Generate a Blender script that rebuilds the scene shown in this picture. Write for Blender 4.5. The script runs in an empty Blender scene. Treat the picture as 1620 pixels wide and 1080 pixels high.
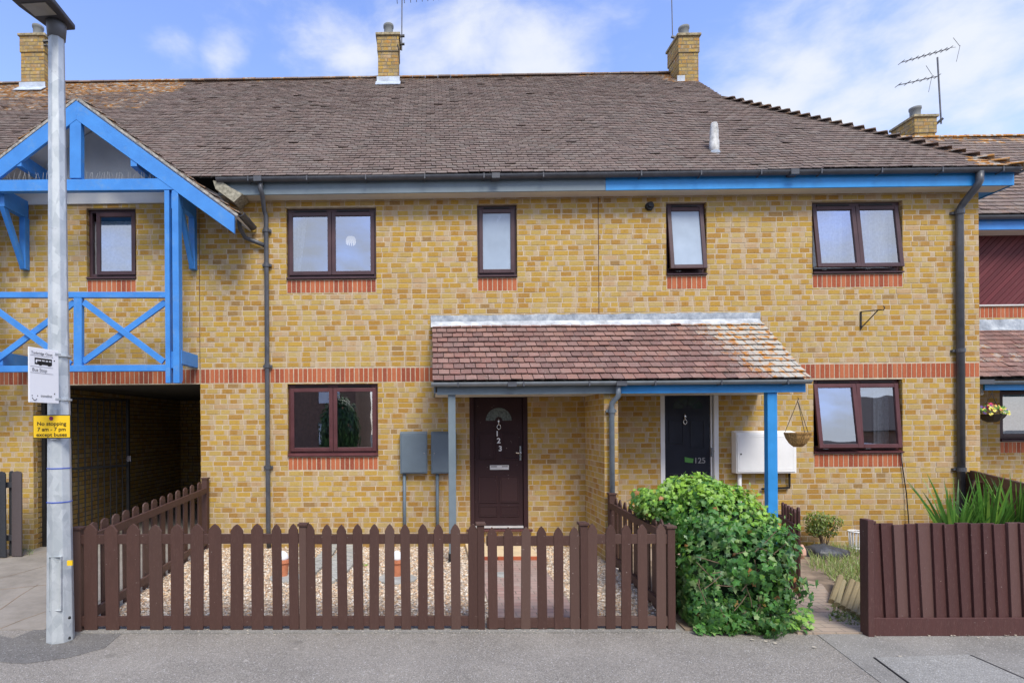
import bpy, math, random
import numpy as np
from mathutils import Vector, Matrix, noise as mnoise
R = math.radians
scene = bpy.context.scene
col = scene.collection
random.seed(7); rng = np.random.default_rng(7)
# ------------------------------------------------------------------ camera
F, D0, EYE, U0, V0 = 875.0, 8.79, 1.91, 671.0, 676.0
YAW, ROLL = R(0.78), R(0.40)
fw = Vector((-math.sin(YAW), math.cos(YAW), 0)); rt = Vector((math.cos(YAW), math.sin(YAW), 0)); up = Vector((0, 0, 1))
rr = rt*math.cos(ROLL) - up*math.sin(ROLL); uu = up*math.cos(ROLL) + rt*math.sin(ROLL)
CAM = Vector((0, -D0, EYE))
cd = bpy.data.cameras.new('camera'); cam = bpy.data.objects.new('camera', cd); col.objects.link(cam)
cam.matrix_world = Matrix(((rr.x, uu.x, -fw.x, CAM.x), (rr.y, uu.y, -fw.y, CAM.y), (rr.z, uu.z, -fw.z, CAM.z), (0, 0, 0, 1)))
cd.sensor_width = 36; cd.lens = F/1620*36
cd.shift_x = (810-U0)/1620; cd.shift_y = (V0-540)/1620
cd.clip_end = 500; cd.clip_start = 0.05
scene.camera = cam
def P(u, v, Y):            # measuring aid: photo position of something standing at depth Y -> metres
    d = rr*((u-U0)/F) + uu*(-(v-V0)/F) + fw
    return CAM + d*((Y-CAM.y)/d.y)
def G(u, v, z=0.0):        # same for something lying at height z
    d = rr*((u-U0)/F) + uu*(-(v-V0)/F) + fw
    return CAM + d*((z-CAM.z)/d.z)
# ------------------------------------------------------------------ world, sun, exposure
SUN_EL, SUN_AZ = R(52), R(163)          # azimuth clockwise from +Y
w = bpy.data.worlds.new('World'); scene.world = w; w.use_nodes = True
nt = w.node_tree; N = nt.nodes; L = nt.links; N.clear()
out = N.new('ShaderNodeOutputWorld'); bg = N.new('ShaderNodeBackground'); bg.inputs[1].default_value = 0.12
L.new(bg.outputs[0], out.inputs[0])
sky = N.new('ShaderNodeTexSky'); sky.sky_type = 'NISHITA'; sky.sun_disc = False
sky.sun_elevation = SUN_EL; sky.sun_rotation = SUN_AZ; sky.air_density = 1.0; sky.dust_density = 0.3; sky.ozone_density = 2.0
hs = N.new('ShaderNodeHueSaturation'); hs.inputs['Saturation'].default_value = 1.13; hs.inputs['Value'].default_value = 1.9
tint = N.new('ShaderNodeMix'); tint.data_type = 'RGBA'; tint.blend_type = 'MULTIPLY'; tint.inputs['Factor'].default_value = 1; L.new(sky.outputs[0], tint.inputs[6]); tint.inputs[7].default_value = (1.24, 1.04, 1.10, 1)
L.new(tint.outputs[2], hs.inputs['Color'])
tc = N.new('ShaderNodeTexCoord')
def vmath(op, a, b):
    n = N.new('ShaderNodeVectorMath'); n.operation = op
    for i, x in enumerate((a, b)):
        if x is None: continue
        if hasattr(x, 'is_output'): L.new(x, n.inputs[i])
        else: n.inputs[i].default_value = x
    return n
def smath(op, a, b=0.0, clamp=False):
    n = N.new('ShaderNodeMath'); n.operation = op; n.use_clamp = clamp
    for i, x in enumerate((a, b)):
        if hasattr(x, 'is_output'): L.new(x, n.inputs[i])
        else: n.inputs[i].default_value = x
    return n.outputs[0]
nz0 = N.new('ShaderNodeTexNoise'); nz0.inputs['Scale'].default_value = 3.0; nz0.inputs['Detail'].default_value = 3
L.new(tc.outputs['Generated'], nz0.inputs['Vector'])
warp = vmath('MULTIPLY', vmath('SUBTRACT', nz0.outputs['Color'], (.5, .5, .5)).outputs[0], (.16, .16, .10))
wd = vmath('ADD', tc.outputs['Generated'], warp.outputs[0]).outputs[0]
nz = N.new('ShaderNodeTexNoise'); nz.inputs['Scale'].default_value = 5.5; nz.inputs['Detail'].default_value = 9; nz.inputs['Roughness'].default_value = 0.58
st = vmath('MULTIPLY', wd, (1.0, 1.0, 2.1)); L.new(st.outputs[0], nz.inputs['Vector'])
CL = [(560,70,.13,.95),(640,60,.12,.8),(750,75,.13,.9),(860,100,.11,.9),(700,110,.12,.8),(1200,190,.17,.95),(1320,170,.18,1.0),(1450,140,.22,.95),
      (1250,90,.12,.75),(1550,80,.28,1.0),(1330,10,.22,.7),(1560,190,.12,.6),(270,80,.05,.55),(345,100,.05,.6),(770,25,.04,.6),(1650,30,.3,.8),(400,-300,.3,.5),(1200,-400,.4,.6)]
tot = None
for (u, v, r, a) in CL:
    d = (P(u, v, 0)-CAM).normalized()
    s = vmath('MULTIPLY', vmath('SUBTRACT', wd, tuple(d)).outputs[0], (1, 1, 1.5))
    ln = N.new('ShaderNodeVectorMath'); ln.operation = 'LENGTH'; L.new(s.outputs[0], ln.inputs[0])
    m = smath('MULTIPLY', smath('SUBTRACT', 1.0, smath('DIVIDE', ln.outputs['Value'], r*1.25), True), a)
    tot = m if tot is None else smath('MAXIMUM', tot, m)
sp = N.new('ShaderNodeSeparateXYZ'); L.new(tc.outputs['Generated'], sp.inputs[0])
back = smath('MULTIPLY', smath('ADD', smath('MULTIPLY', sp.outputs['Y'], -1.8), 0.35, True), 0.80)     # unseen thin cloud behind the camera, added to neutralise the ambient light
tot = smath('MAXIMUM', tot, back)
dens = smath('ADD', smath('MULTIPLY', smath('SUBTRACT', nz.outputs['Fac'], 0.5), 3.6), smath('MULTIPLY', tot, 1.9))
mr = N.new('ShaderNodeMapRange'); mr.interpolation_type = 'SMOOTHSTEP'
L.new(dens, mr.inputs['Value']); mr.inputs['From Min'].default_value = 0.45; mr.inputs['From Max'].default_value = 2.0
mr.inputs['To Max'].default_value = 0.90
mx = N.new('ShaderNodeMix'); mx.data_type = 'RGBA'
L.new(mr.outputs[0], mx.inputs['Factor']); L.new(hs.outputs[0], mx.inputs[6]); mx.inputs[7].default_value = (5.3, 5.5, 5.8, 1)
L.new(mx.outputs[2], bg.inputs[0])
sd = bpy.data.lights.new('sun', 'SUN'); sd.energy = 2.7; sd.angle = R(24); sd.color = (1.0, .95, .86)
so = bpy.data.objects.new('sun', sd); col.objects.link(so)
sdir = Vector((math.sin(SUN_AZ)*math.cos(SUN_EL), math.cos(SUN_AZ)*math.cos(SUN_EL), math.sin(SUN_EL)))
so.rotation_euler = sdir.to_track_quat('Z', 'Y').to_euler(); so.location = (0, -20, 30)
vs = scene.view_settings; vs.view_transform = 'Standard'; vs.look = 'None'; vs.gamma = 1; vs.exposure = 0.52
scene.render.engine = 'CYCLES'; scene.cycles.max_bounces = 8; scene.cycles.transparent_max_bounces = 12
# ------------------------------------------------------------------ materials
def lin(r, g, b): return tuple(((c/255)/12.92 if c/255 <= .04045 else ((c/255+.055)/1.055)**2.4) for c in (r, g, b))
class M:
    def __init__(s, name):
        s.m = bpy.data.materials.new(name); s.m.use_nodes = True; s.t = s.m.node_tree; s.n = s.t.nodes; s.l = s.t.links
        s.b = s.n['Principled BSDF']; s.co = s.n.new('ShaderNodeTexCoord').outputs['Object']
        g = s.n.new('ShaderNodeNewGeometry'); s.pos = g.outputs['Position']
    def new(s, t, **k):
        n = s.n.new(t)
        for a, b in k.items(): setattr(n, a, b)
        return n
    def put(s, v, sock):
        if hasattr(v, 'is_output'): s.l.new(v, sock)
        elif isinstance(v, tuple) and len(v) == 3 and sock.type == 'RGBA': sock.default_value = (*v, 1)
        else: sock.default_value = v
    def noise(s, scale, detail=4, rough=.5, vec=None, dist=0):
        n = s.new('ShaderNodeTexNoise'); n.inputs['Scale'].default_value = scale; n.inputs['Detail'].default_value = detail
        n.inputs['Roughness'].default_value = rough; n.inputs['Distortion'].default_value = dist
        s.l.new(vec if vec is not None else s.pos, n.inputs['Vector']); return n.outputs['Fac']
    def vor(s, scale, out='Color', vec=None, feat='F1'):
        n = s.new('ShaderNodeTexVoronoi', feature=feat); n.inputs['Scale'].default_value = scale
        s.l.new(vec if vec is not None else s.pos, n.inputs['Vector']); return n.outputs[out]
    def attr(s, name='rnd'):
        a = s.new('ShaderNodeAttribute', attribute_name=name); x = s.new('ShaderNodeSeparateColor'); s.l.new(a.outputs['Color'], x.inputs[0]); return x.outputs
    def ramp(s, fac, stops, const=False):
        n = s.new('ShaderNodeValToRGB'); s.put(fac, n.inputs[0]); cr = n.color_ramp
        if const: cr.interpolation = 'CONSTANT'
        while len(cr.elements) < len(stops): cr.elements.new(.5)
        for e, (p, c) in zip(cr.elements, stops): e.position = p; e.color = (*c, 1)
        return n.outputs[0]
    def rng(s, v, a, b, c, d):
        n = s.new('ShaderNodeMapRange'); s.put(v, n.inputs[0])
        for i, x in enumerate((a, b, c, d)): n.inputs[1+i].default_value = x
        return n.outputs[0]
    def math(s, op, a, b=0., clamp=False):
        n = s.new('ShaderNodeMath', operation=op, use_clamp=clamp); s.put(a, n.inputs[0]); s.put(b, n.inputs[1]); return n.outputs[0]
    def mix(s, f, a, b, mode='MIX'):
        n = s.new('ShaderNodeMix', data_type='RGBA', blend_type=mode); s.put(f, n.inputs['Factor']); s.put(a, n.inputs[6]); s.put(b, n.inputs[7]); return n.outputs[2]
    def scale(s, vec3, vec=None):
        n = s.new('ShaderNodeVectorMath', operation='MULTIPLY'); s.l.new(vec if vec is not None else s.pos, n.inputs[0]); n.inputs[1].default_value = vec3; return n.outputs[0]
    def bump(s, h, strength=.3, dist=.01):
        n = s.new('ShaderNodeBump'); n.inputs['Strength'].default_value = strength; n.inputs['Distance'].default_value = dist
        s.put(h, n.inputs['Height']); s.l.new(n.outputs[0], s.b.inputs['Normal'])
    def fin(s, c, rough=.7, metal=0., spec=.5):
        s.put(c, s.b.inputs['Base Color']); s.put(rough, s.b.inputs['Roughness']); s.b.inputs['Metallic'].default_value = metal
        s.b.inputs['Specular IOR Level'].default_value = spec; return s.m
def plain(name, c, rough=.6, var=.12, sc=6., bump=0., metal=0., spec=.4, streak=(1, 1, 1)):
    m = M(name); v = m.scale(streak); n = m.noise(sc, 6, .6, v)
    dark = tuple(x*(1-var*1.6) for x in c); lite = tuple(min(1, x*(1+var*1.3)) for x in c)
    cc = m.ramp(n, [(.3, dark), (.7, lite)])
    m.bump(m.noise(sc*9, 4, .6, v), bump, .004) if bump else None
    return m.fin(cc, m.rng(n, 0, 1, rough-.08, rough+.1), metal, spec)
# brick
def brick_mat(name, old=False, dim=False):
    m = M(name); a = m.attr(); sz = m.new('ShaderNodeSeparateXYZ'); m.l.new(m.pos, sz.inputs[0])
    Y1, Y2, OR, PK, PL, BR = (.52,.32,.035), (.46,.255,.020), (.38,.175,.012), (.49,.33,.20), (.53,.41,.23), (.26,.14,.05)
    c = m.ramp(a[0], [(0, Y1), (.20, Y2), (.38, OR), (.56, (.50,.36,.095)), (.78, PK), (.84, (.50,.38,.15)), (.93, (.40,.23,.14)), (.93, Y1), (.975, BR)], True)
    n = m.noise(14, 5, .6); n2 = m.noise(60, 5, .65); n3 = m.noise(1.1, 4, .6)
    c = m.mix(m.rng(n, .5, .75, 0, .40), c, (.38, .20, .04))
    c = m.mix(m.rng(m.noise(33, 4, .6), .45, .70, 0, .28), c, (.52, .42, .24))
    c = m.mix(m.rng(n2, .5, .85, 0, .30), c, (.56, .44, .28))
    c = m.mix(m.rng(m.noise(23, 3, .5), .60, .74, 0, .5), c, (.15, .08, .03))
    c = m.mix(m.rng(n3, .5, .8, 0, .14), c, (.60, .47, .30))
    c = m.mix(a[2], c, m.mix(m.noise(9, 3), (.52, .40, .31), (.52, .44, .30)))
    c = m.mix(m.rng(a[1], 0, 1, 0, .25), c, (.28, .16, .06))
    c = m.mix(m.rng(m.noise(1.0, 5, .65, m.scale((3.2, 3.2, .35))), .56, .80, 0, .30), c, (.24, .17, .10))
    c = m.mix(m.math('MULTIPLY', m.rng(sz.outputs[2], .05, .75, .55, 0), m.noise(5, 5, .7)), c, (.17, .14, .09))
    if old: c = m.mix(m.rng(m.noise(7, 5, .7), .38, .60, .15, .85), c, (.20, .16, .09)); c = m.mix(m.rng(m.noise(5, 6, .7), .56, .64, 0, .75), c, (.46, .19, .03))
    if dim: c = m.mix(.35, c, (.055, .045, .025))  # passage shade mixed into the brick colour
    c = m.mix(.20, c, (.47, .345, .12)); c = m.mix(m.rng(m.noise(55, 4, .7), .50, .72, 0, .38), c, (.26, .15, .04)); c = m.mix(1.0, c, (.97, .95, .95), 'MULTIPLY'); m.bump(m.math('ADD', n2, m.noise(160, 3)), .55, .004)
    return m.fin(c, .9, 0, .2)
BRICK = brick_mat('yellow_stock_brick'); BRICK_OLD = brick_mat('weathered_chimney_brick', True); BRICK_SHADE = brick_mat('shade_tinted_passage_brick', False, True)
def red_mat():
    m = M('red_soldier_brick'); a = m.attr(); n = m.noise(40, 5, .6)
    c = m.ramp(a[0], [(0, (.40,.105,.045)), (.35, (.34,.08,.035)), (.6, (.44,.135,.06)), (.82, (.27,.065,.035))], True)
    c = m.mix(m.rng(n, .4, .8, 0, .35), c, (.55, .25, .15)); m.bump(n, .5, .004)
    return m.fin(c, .9, 0, .2)
RED = red_mat()
MORTAR = plain('mortar', (.53, .435, .31), .95, .14, 9, .5)
def tile_mat(name, cols, lich=(.46, .20, .035), amt=1.0):
    m = M(name); a = m.attr(); n = m.noise(9, 6, .65); n2 = m.noise(55, 5, .7)
    k = len(cols); c = m.ramp(a[0], [(i/k, x) for i, x in enumerate(cols)], True)
    c = m.mix(m.rng(n, .35, .75, 0, .55), c, (.15, .115, .095)); c = m.mix(m.rng(n2, .5, .75, 0, .5), c, (.27, .22, .19))
    c = m.mix(m.rng(m.noise(60, 2, .5), .665, .72, 0, .75), c, (.55, .54, .50))
    lf = m.math('MULTIPLY', m.rng(m.math('ADD', n2, m.math('MULTIPLY', a[2], .5)), .62, .80, 0, 1), m.math('MINIMUM', m.math('MULTIPLY', a[2], 1.6), 1.0))
    c = m.mix(lf, c, m.mix(m.rng(m.noise(12, 3), *((.40, .52) if amt > 1 else (.50, .62)), 0, 1), (.43, .41, .36), lich))
    c = m.mix(m.rng(m.noise(4.5, 6, .75), .60, .70, 0, .55), c, (.055, .05, .04))
    m.bump(n2, .5, .006); return m.fin(c, .9, 0, .2)
TILE = tile_mat('brown_roof_tile', [(.185,.140,.12), (.165,.125,.105), (.20,.150,.125), (.175,.145,.125), (.15,.115,.10), (.205,.165,.14), (.18,.130,.11)], (.40, .19, .045), 2)
TILE_P = tile_mat('red_brown_porch_tile', [(.25,.125,.105), (.21,.11,.095), (.28,.15,.12), (.23,.135,.12), (.19,.105,.095), (.29,.165,.14)])
UNDER = plain('roofing_felt', (.03, .028, .027), .9)
GREYP = plain('grey_painted_timber', (.16, .205, .235), .5, .08, 3, .15)
BLUEP = plain('sky_blue_painted_timber', (.035, .27, .64), .42, .08, 4, .15)
BLUEF = M('bright_blue_painted_timber')
_n = BLUEF.noise(3, 5, .6, BLUEF.scale((1, 1, 1))); _n2 = BLUEF.noise(14, 6, .75)
_c = BLUEF.ramp(_n, [(.3, (.036,.20,.56)), (.7, (.055,.27,.70))]); _c = BLUEF.mix(BLUEF.rng(_n2, .72, .76, 0, .8), _c, (.03, .10, .22))
_c = BLUEF.mix(BLUEF.rng(BLUEF.noise(5, 6, .75), .54, .70, 0, .5), _c, (.16, .30, .48)); _c = BLUEF.mix(BLUEF.rng(BLUEF.noise(38, 5, .7), .68, .71, 0, .8), _c, (.16, .10, .07)); BLUEF.bump(BLUEF.noise(50, 4, .6), .4, .004); BLUEF = BLUEF.fin(_c, .5)
WHITEP = plain('white_painted_board', (.66, .66, .64), .6, .06, 2, .1)
SOFFIT = plain('cream_soffit_board', (.62, .60, .54), .7, .06, 2, .1)
PLASTIC = plain('dark_grey_plastic_pipe', (.078, .083, .095), .38, .15, 8)
PLASTG = plain('mid_grey_painted_pipe', (.135, .165, .195), .38, .15, 8)
LEAD = M('sheet_lead'); _n = LEAD.noise(5, 7, .75); _c = LEAD.ramp(_n, [(.32, (.14,.16,.19)), (.5, (.29,.33,.38)), (.64, (.48,.52,.55))]); LEAD.bump(LEAD.noise(14, 4), .5, .01); LEAD = LEAD.fin(_c, .6)
WHT = plain('white_plastic', (.78, .79, .80), .4, .03, 3)
UPVC = plain('dark_mahogany_window_plastic', (.068, .034, .038), .38, .12, 5)
UPVR = plain('mahogany_window_plastic', (.100, .036, .038), .36, .12, 5)
DARK = plain('black_plastic', (.014, .014, .015), .5)
def wood_mat(name, c1, c2, worn=(.20, .13, .11), amt=.30, scv=(5, 5, .7)):
    m = M(name); a = m.attr(); v = m.scale(scv); n = m.noise(6, 6, .65, v, .4); n2 = m.noise(30, 5, .7, v)
    c = m.mix(n, c1, c2); c = m.mix(m.rng(a[0], 0, 1, 0, .55), c, tuple(x*.55 for x in c1)); c = m.mix(m.rng(a[1], .6, 1, 0, .3), c, worn); c = m.mix(m.rng(n2, .55, .8, 0, amt), c, worn)
    c = m.mix(m.rng(m.noise(40, 2), .74, .78, 0, .6), c, (.45, .38, .34))
    m.bump(n2, .45, .004); return m.fin(c, m.rng(n2, 0, 1, .5, .8), 0, .35)
FENCE = wood_mat('brown_stained_fence_timber', (.096, .046, .035), (.058, .029, .023), (.19, .125, .10), .45)
FENCE_R = wood_mat('red_brown_fence_board', (.105, .040, .036), (.062, .029, .027), (.22, .14, .12), .6)
FENCE_G = wood_mat('grey_black_fence_timber', (.035, .038, .045), (.055, .06, .07))
DOORM = wood_mat('dark_mahogany_door', (.030, .012, .014), (.042, .014, .017), (.07, .035, .035), .10, (8, 8, 1))
DOORB = plain('black_blue_door_paint', (.014, .016, .026), .35)
CHROME = plain('chrome', (.75, .75, .74), .2, .03, 3, 0, 1.0)
SILV = plain('brushed_silver', (.72, .72, .72), .35, .05, 6, 0, .3)
IRON = plain('black_painted_iron', (.016, .016, .017), .5, .2, 12)
GALV = M('galvanised_steel'); _v = GALV.vor(16, 'Color', GALV.scale((1, 1, .6))); _s = GALV.new('ShaderNodeSeparateColor'); GALV.l.new(_v, _s.inputs[0]); _n = GALV.noise(5, 6, .7)
_c = GALV.mix(_s.outputs[0], (.38, .42, .44), (.53, .57, .58)); _c = GALV.mix(GALV.rng(_n, .45, .75, 0, .6), _c, (.68, .70, .71)); _c = GALV.mix(GALV.rng(GALV.noise(20, 3), .68, .75, 0, .5), _c, (.22, .24, .25))
GALV = GALV.fin(_c, .5, .25)
GLASS = M('window_glass'); GLASS.n.remove(GLASS.b)
_g = GLASS.new('ShaderNodeBsdfGlossy'); _g.inputs['Roughness'].default_value = .01; _g.inputs['Color'].default_value = (.93, .96, 1, 1)
_t = GLASS.new('ShaderNodeBsdfTransparent'); _t.inputs['Color'].default_value = (.86, .9, .9, 1); _f = GLASS.new('ShaderNodeFresnel'); _f.inputs[0].default_value = 1.5
_m = GLASS.new('ShaderNodeMixShader'); GLASS.l.new(GLASS.math('ADD', _f.outputs[0], .36, True), _m.inputs[0]); GLASS.l.new(_t.outputs[0], _m.inputs[1]); GLASS.l.new(_g.outputs[0], _m.inputs[2])
GLASS.l.new(_m.outputs[0], GLASS.n['Material Output'].inputs[0])
_bp = GLASS.new('ShaderNodeBump'); _bp.inputs['Strength'].default_value = .05; _bp.inputs['Distance'].default_value = .02; GLASS.l.new(GLASS.noise(2.2, 1), _bp.inputs['Height']); GLASS.l.new(_bp.outputs[0], _g.inputs['Normal']); GLASS = GLASS.m
FROST = plain('frosted_glass', (.34, .42, .52), .25, .1, 1.5, 0, 0, .8)
NET = M('net_curtain'); NET.bump(NET.noise(60, 3), .4, .01)
NET = NET.fin(NET.ramp(NET.noise(25, 5, .6), [(.3, (.52,.55,.58)), (.7, (.82,.84,.86))]), .9)
BLIND = plain('beige_blind', (.33, .30, .24), .8)
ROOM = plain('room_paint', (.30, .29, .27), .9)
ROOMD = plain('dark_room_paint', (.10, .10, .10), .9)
TERRA = plain('terracotta', (.55, .20, .10), .8, .12, 12, .2)
YELLOW = plain('yellow_sign_face', (.86, .55, .02), .4, .02, 3)
BLACK = plain('black_ink', (.012, .012, .012), .5)
GREYINK = plain('grey_ink', (.22, .22, .23), .5)
MAROON = plain('maroon_ink', (.22, .02, .10), .5)
STONE = plain('cream_step_paint', (.66, .52, .33), .85, .1, 6, .3)
SLABM = plain('grey_stone_slab', (.36, .36, .33), .9, .15, 8, .5)
BARK = plain('ivy_stem_bark', (.16, .11, .07), .9, .3, 20, .4)
def asph(name, base, spk, amt=.5, sc=1.0, crack=False):
    m = M(name); n = m.noise(1.3*sc, 6, .65); v = m.vor(150, 'Color'); s = m.new('ShaderNodeSeparateColor'); m.l.new(v, s.inputs[0])
    dk = tuple(x*.62 for x in base); c = m.mix(m.rng(n, .3, .7, 0, 1), dk, base)
    c = m.mix(m.math('MULTIPLY', m.rng(s.outputs[0], .25, 1, 0, 1), amt), c, tuple(x*1.9 for x in base))
    c = m.mix(m.rng(s.outputs[1], .965, .975, 0, .8), c, spk)
    c = m.mix(m.rng(s.outputs[2], .0, .5, .45, 0), c, tuple(x*.35 for x in base))
    c = m.mix(m.rng(m.noise(5, 6, .75), .60, .70, 0, .35), c, tuple(min(1, x*1.9) for x in base))
    fl = m.scale((1, 1, 0)); gd = m.vor(2.6, 'Distance', fl); c = m.mix(m.rng(gd, .045, .06, .5, 0), c, tuple(min(1, x*1.7) for x in base)); gd2 = m.vor(1.7, 'Distance', fl); c = m.mix(m.rng(m.math('ADD', gd2, m.math('MULTIPLY', m.noise(14, 4, .7), .12)), .10, .16, .45, 0), c, tuple(x*.5 for x in base))
    m.bump(m.math('ADD', m.vor(150, 'Distance'), m.noise(90, 4)), .7, .006); return m.fin(c, .92, 0, .25)
ASPH = asph('pavement_asphalt', (.275, .252, .218), (.55, .54, .52))
ASPHD = asph('dark_asphalt_patch', (.19, .18, .165), (.40, .40, .39), .35)
CONC = asph('pale_concrete_paving', (.30, .285, .255), (.55, .53, .5), .25)
ROADM = asph('road_asphalt', (.10, .10, .10), (.3, .3, .3))
CONCP = M('drive_concrete'); _n = CONCP.noise(2.2, 7, .7); _c = CONCP.ramp(_n, [(.3, (.19,.17,.14)), (.6, (.29,.26,.22)), (.75, (.22,.21,.16))]); CONCP.bump(CONCP.noise(60, 5), .6, .005); CONCP = CONCP.fin(_c, .93)
def paver_mat(name, c1, c2, dirt):
    m = M(name); b = m.new('ShaderNodeTexBrick'); m.l.new(m.scale((1, 1, 1)), b.inputs['Vector']); b.inputs['Scale'].default_value = 1
    b.inputs['Brick Width'].default_value = .21; b.inputs['Row Height'].default_value = .105; b.inputs['Mortar Size'].default_value = .006
    b.inputs['Color1'].default_value = (*c1, 1); b.inputs['Color2'].default_value = (*c2, 1); b.inputs['Mortar'].default_value = (.13, .11, .09, 1)
    c = m.mix(m.rng(m.noise(3, 6, .7), .4, .7, 0, .75), b.outputs['Color'], dirt); c = m.mix(m.rng(m.noise(1.6, 6, .7), .45, .62, 0, .6), c, tuple(x*.75 for x in dirt)); m.bump(m.math('SUBTRACT', m.noise(50, 4), b.outputs['Fac']), .5, .006)
    return m.fin(c, .9)
PAVER = paver_mat('red_block_paving', (.33, .19, .16), (.40, .26, .22), (.40, .32, .27))
PAVER2 = paver_mat('worn_block_paving', (.34, .24, .18), (.38, .29, .22), (.42, .35, .27))
SOIL = plain('dry_soil', (.24, .18, .125), .95, .3, 5, .7)
GRAVB = plain('gravel_bed', (.40, .33, .25), .95, .35, 60, .8)
def leaf_mat(name, dark, mid, lite, edge=None):
    m = M(name); a = m.attr(); c = m.ramp(a[0], [(0, dark), (.5, mid), (1, lite)])
    c = m.mix(m.rng(m.noise(45, 3, .6), .45, .8, 0, .4), c, lite)
    if edge: c = m.mix(m.rng(a[1], .86, .9, 0, .55), c, edge)
    c = m.mix(m.rng(a[2], .985, .99, 0, 1), c, (.42, .19, .07))
    m.b.inputs['Transmission Weight'].default_value = 0
    r = m.fin(c, m.rng(a[1], 0, 1, .32, .6), 0, .5)
    tr = m.new('ShaderNodeBsdfTranslucent'); m.l.new(m.mix(.5, c, lite), tr.inputs[0]); mxs = m.new('ShaderNodeMixShader'); mxs.inputs[0].default_value = .22
    m.l.new(m.b.outputs[0], mxs.inputs[1]); m.l.new(tr.outputs[0], mxs.inputs[2]); m.l.new(mxs.outputs[0], m.n['Material Output'].inputs[0]); return r
IVY = leaf_mat('ivy_leaf', (.026, .092, .030), (.062, .21, .038), (.28, .49, .05), (.40, .54, .22))
SHRUB = leaf_mat('shrub_leaf', (.06, .10, .02), (.12, .19, .035), (.28, .33, .06))
BLADE = leaf_mat('green_blade', (.035, .115, .02), (.07, .21, .03), (.22, .40, .06))
GRASS = leaf_mat('dry_grass', (.10, .19, .03), (.20, .30, .06), (.46, .42, .22))
TREE = leaf_mat('hedge_leaf', (.02, .06, .015), (.04, .11, .02), (.08, .18, .03))
def emis(name, c, s):
    m = M(name); m.b.inputs['Emission Color'].default_value = (*c, 1); m.b.inputs['Emission Strength'].default_value = s; return m.fin((.8, .8, .78), .5)
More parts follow.
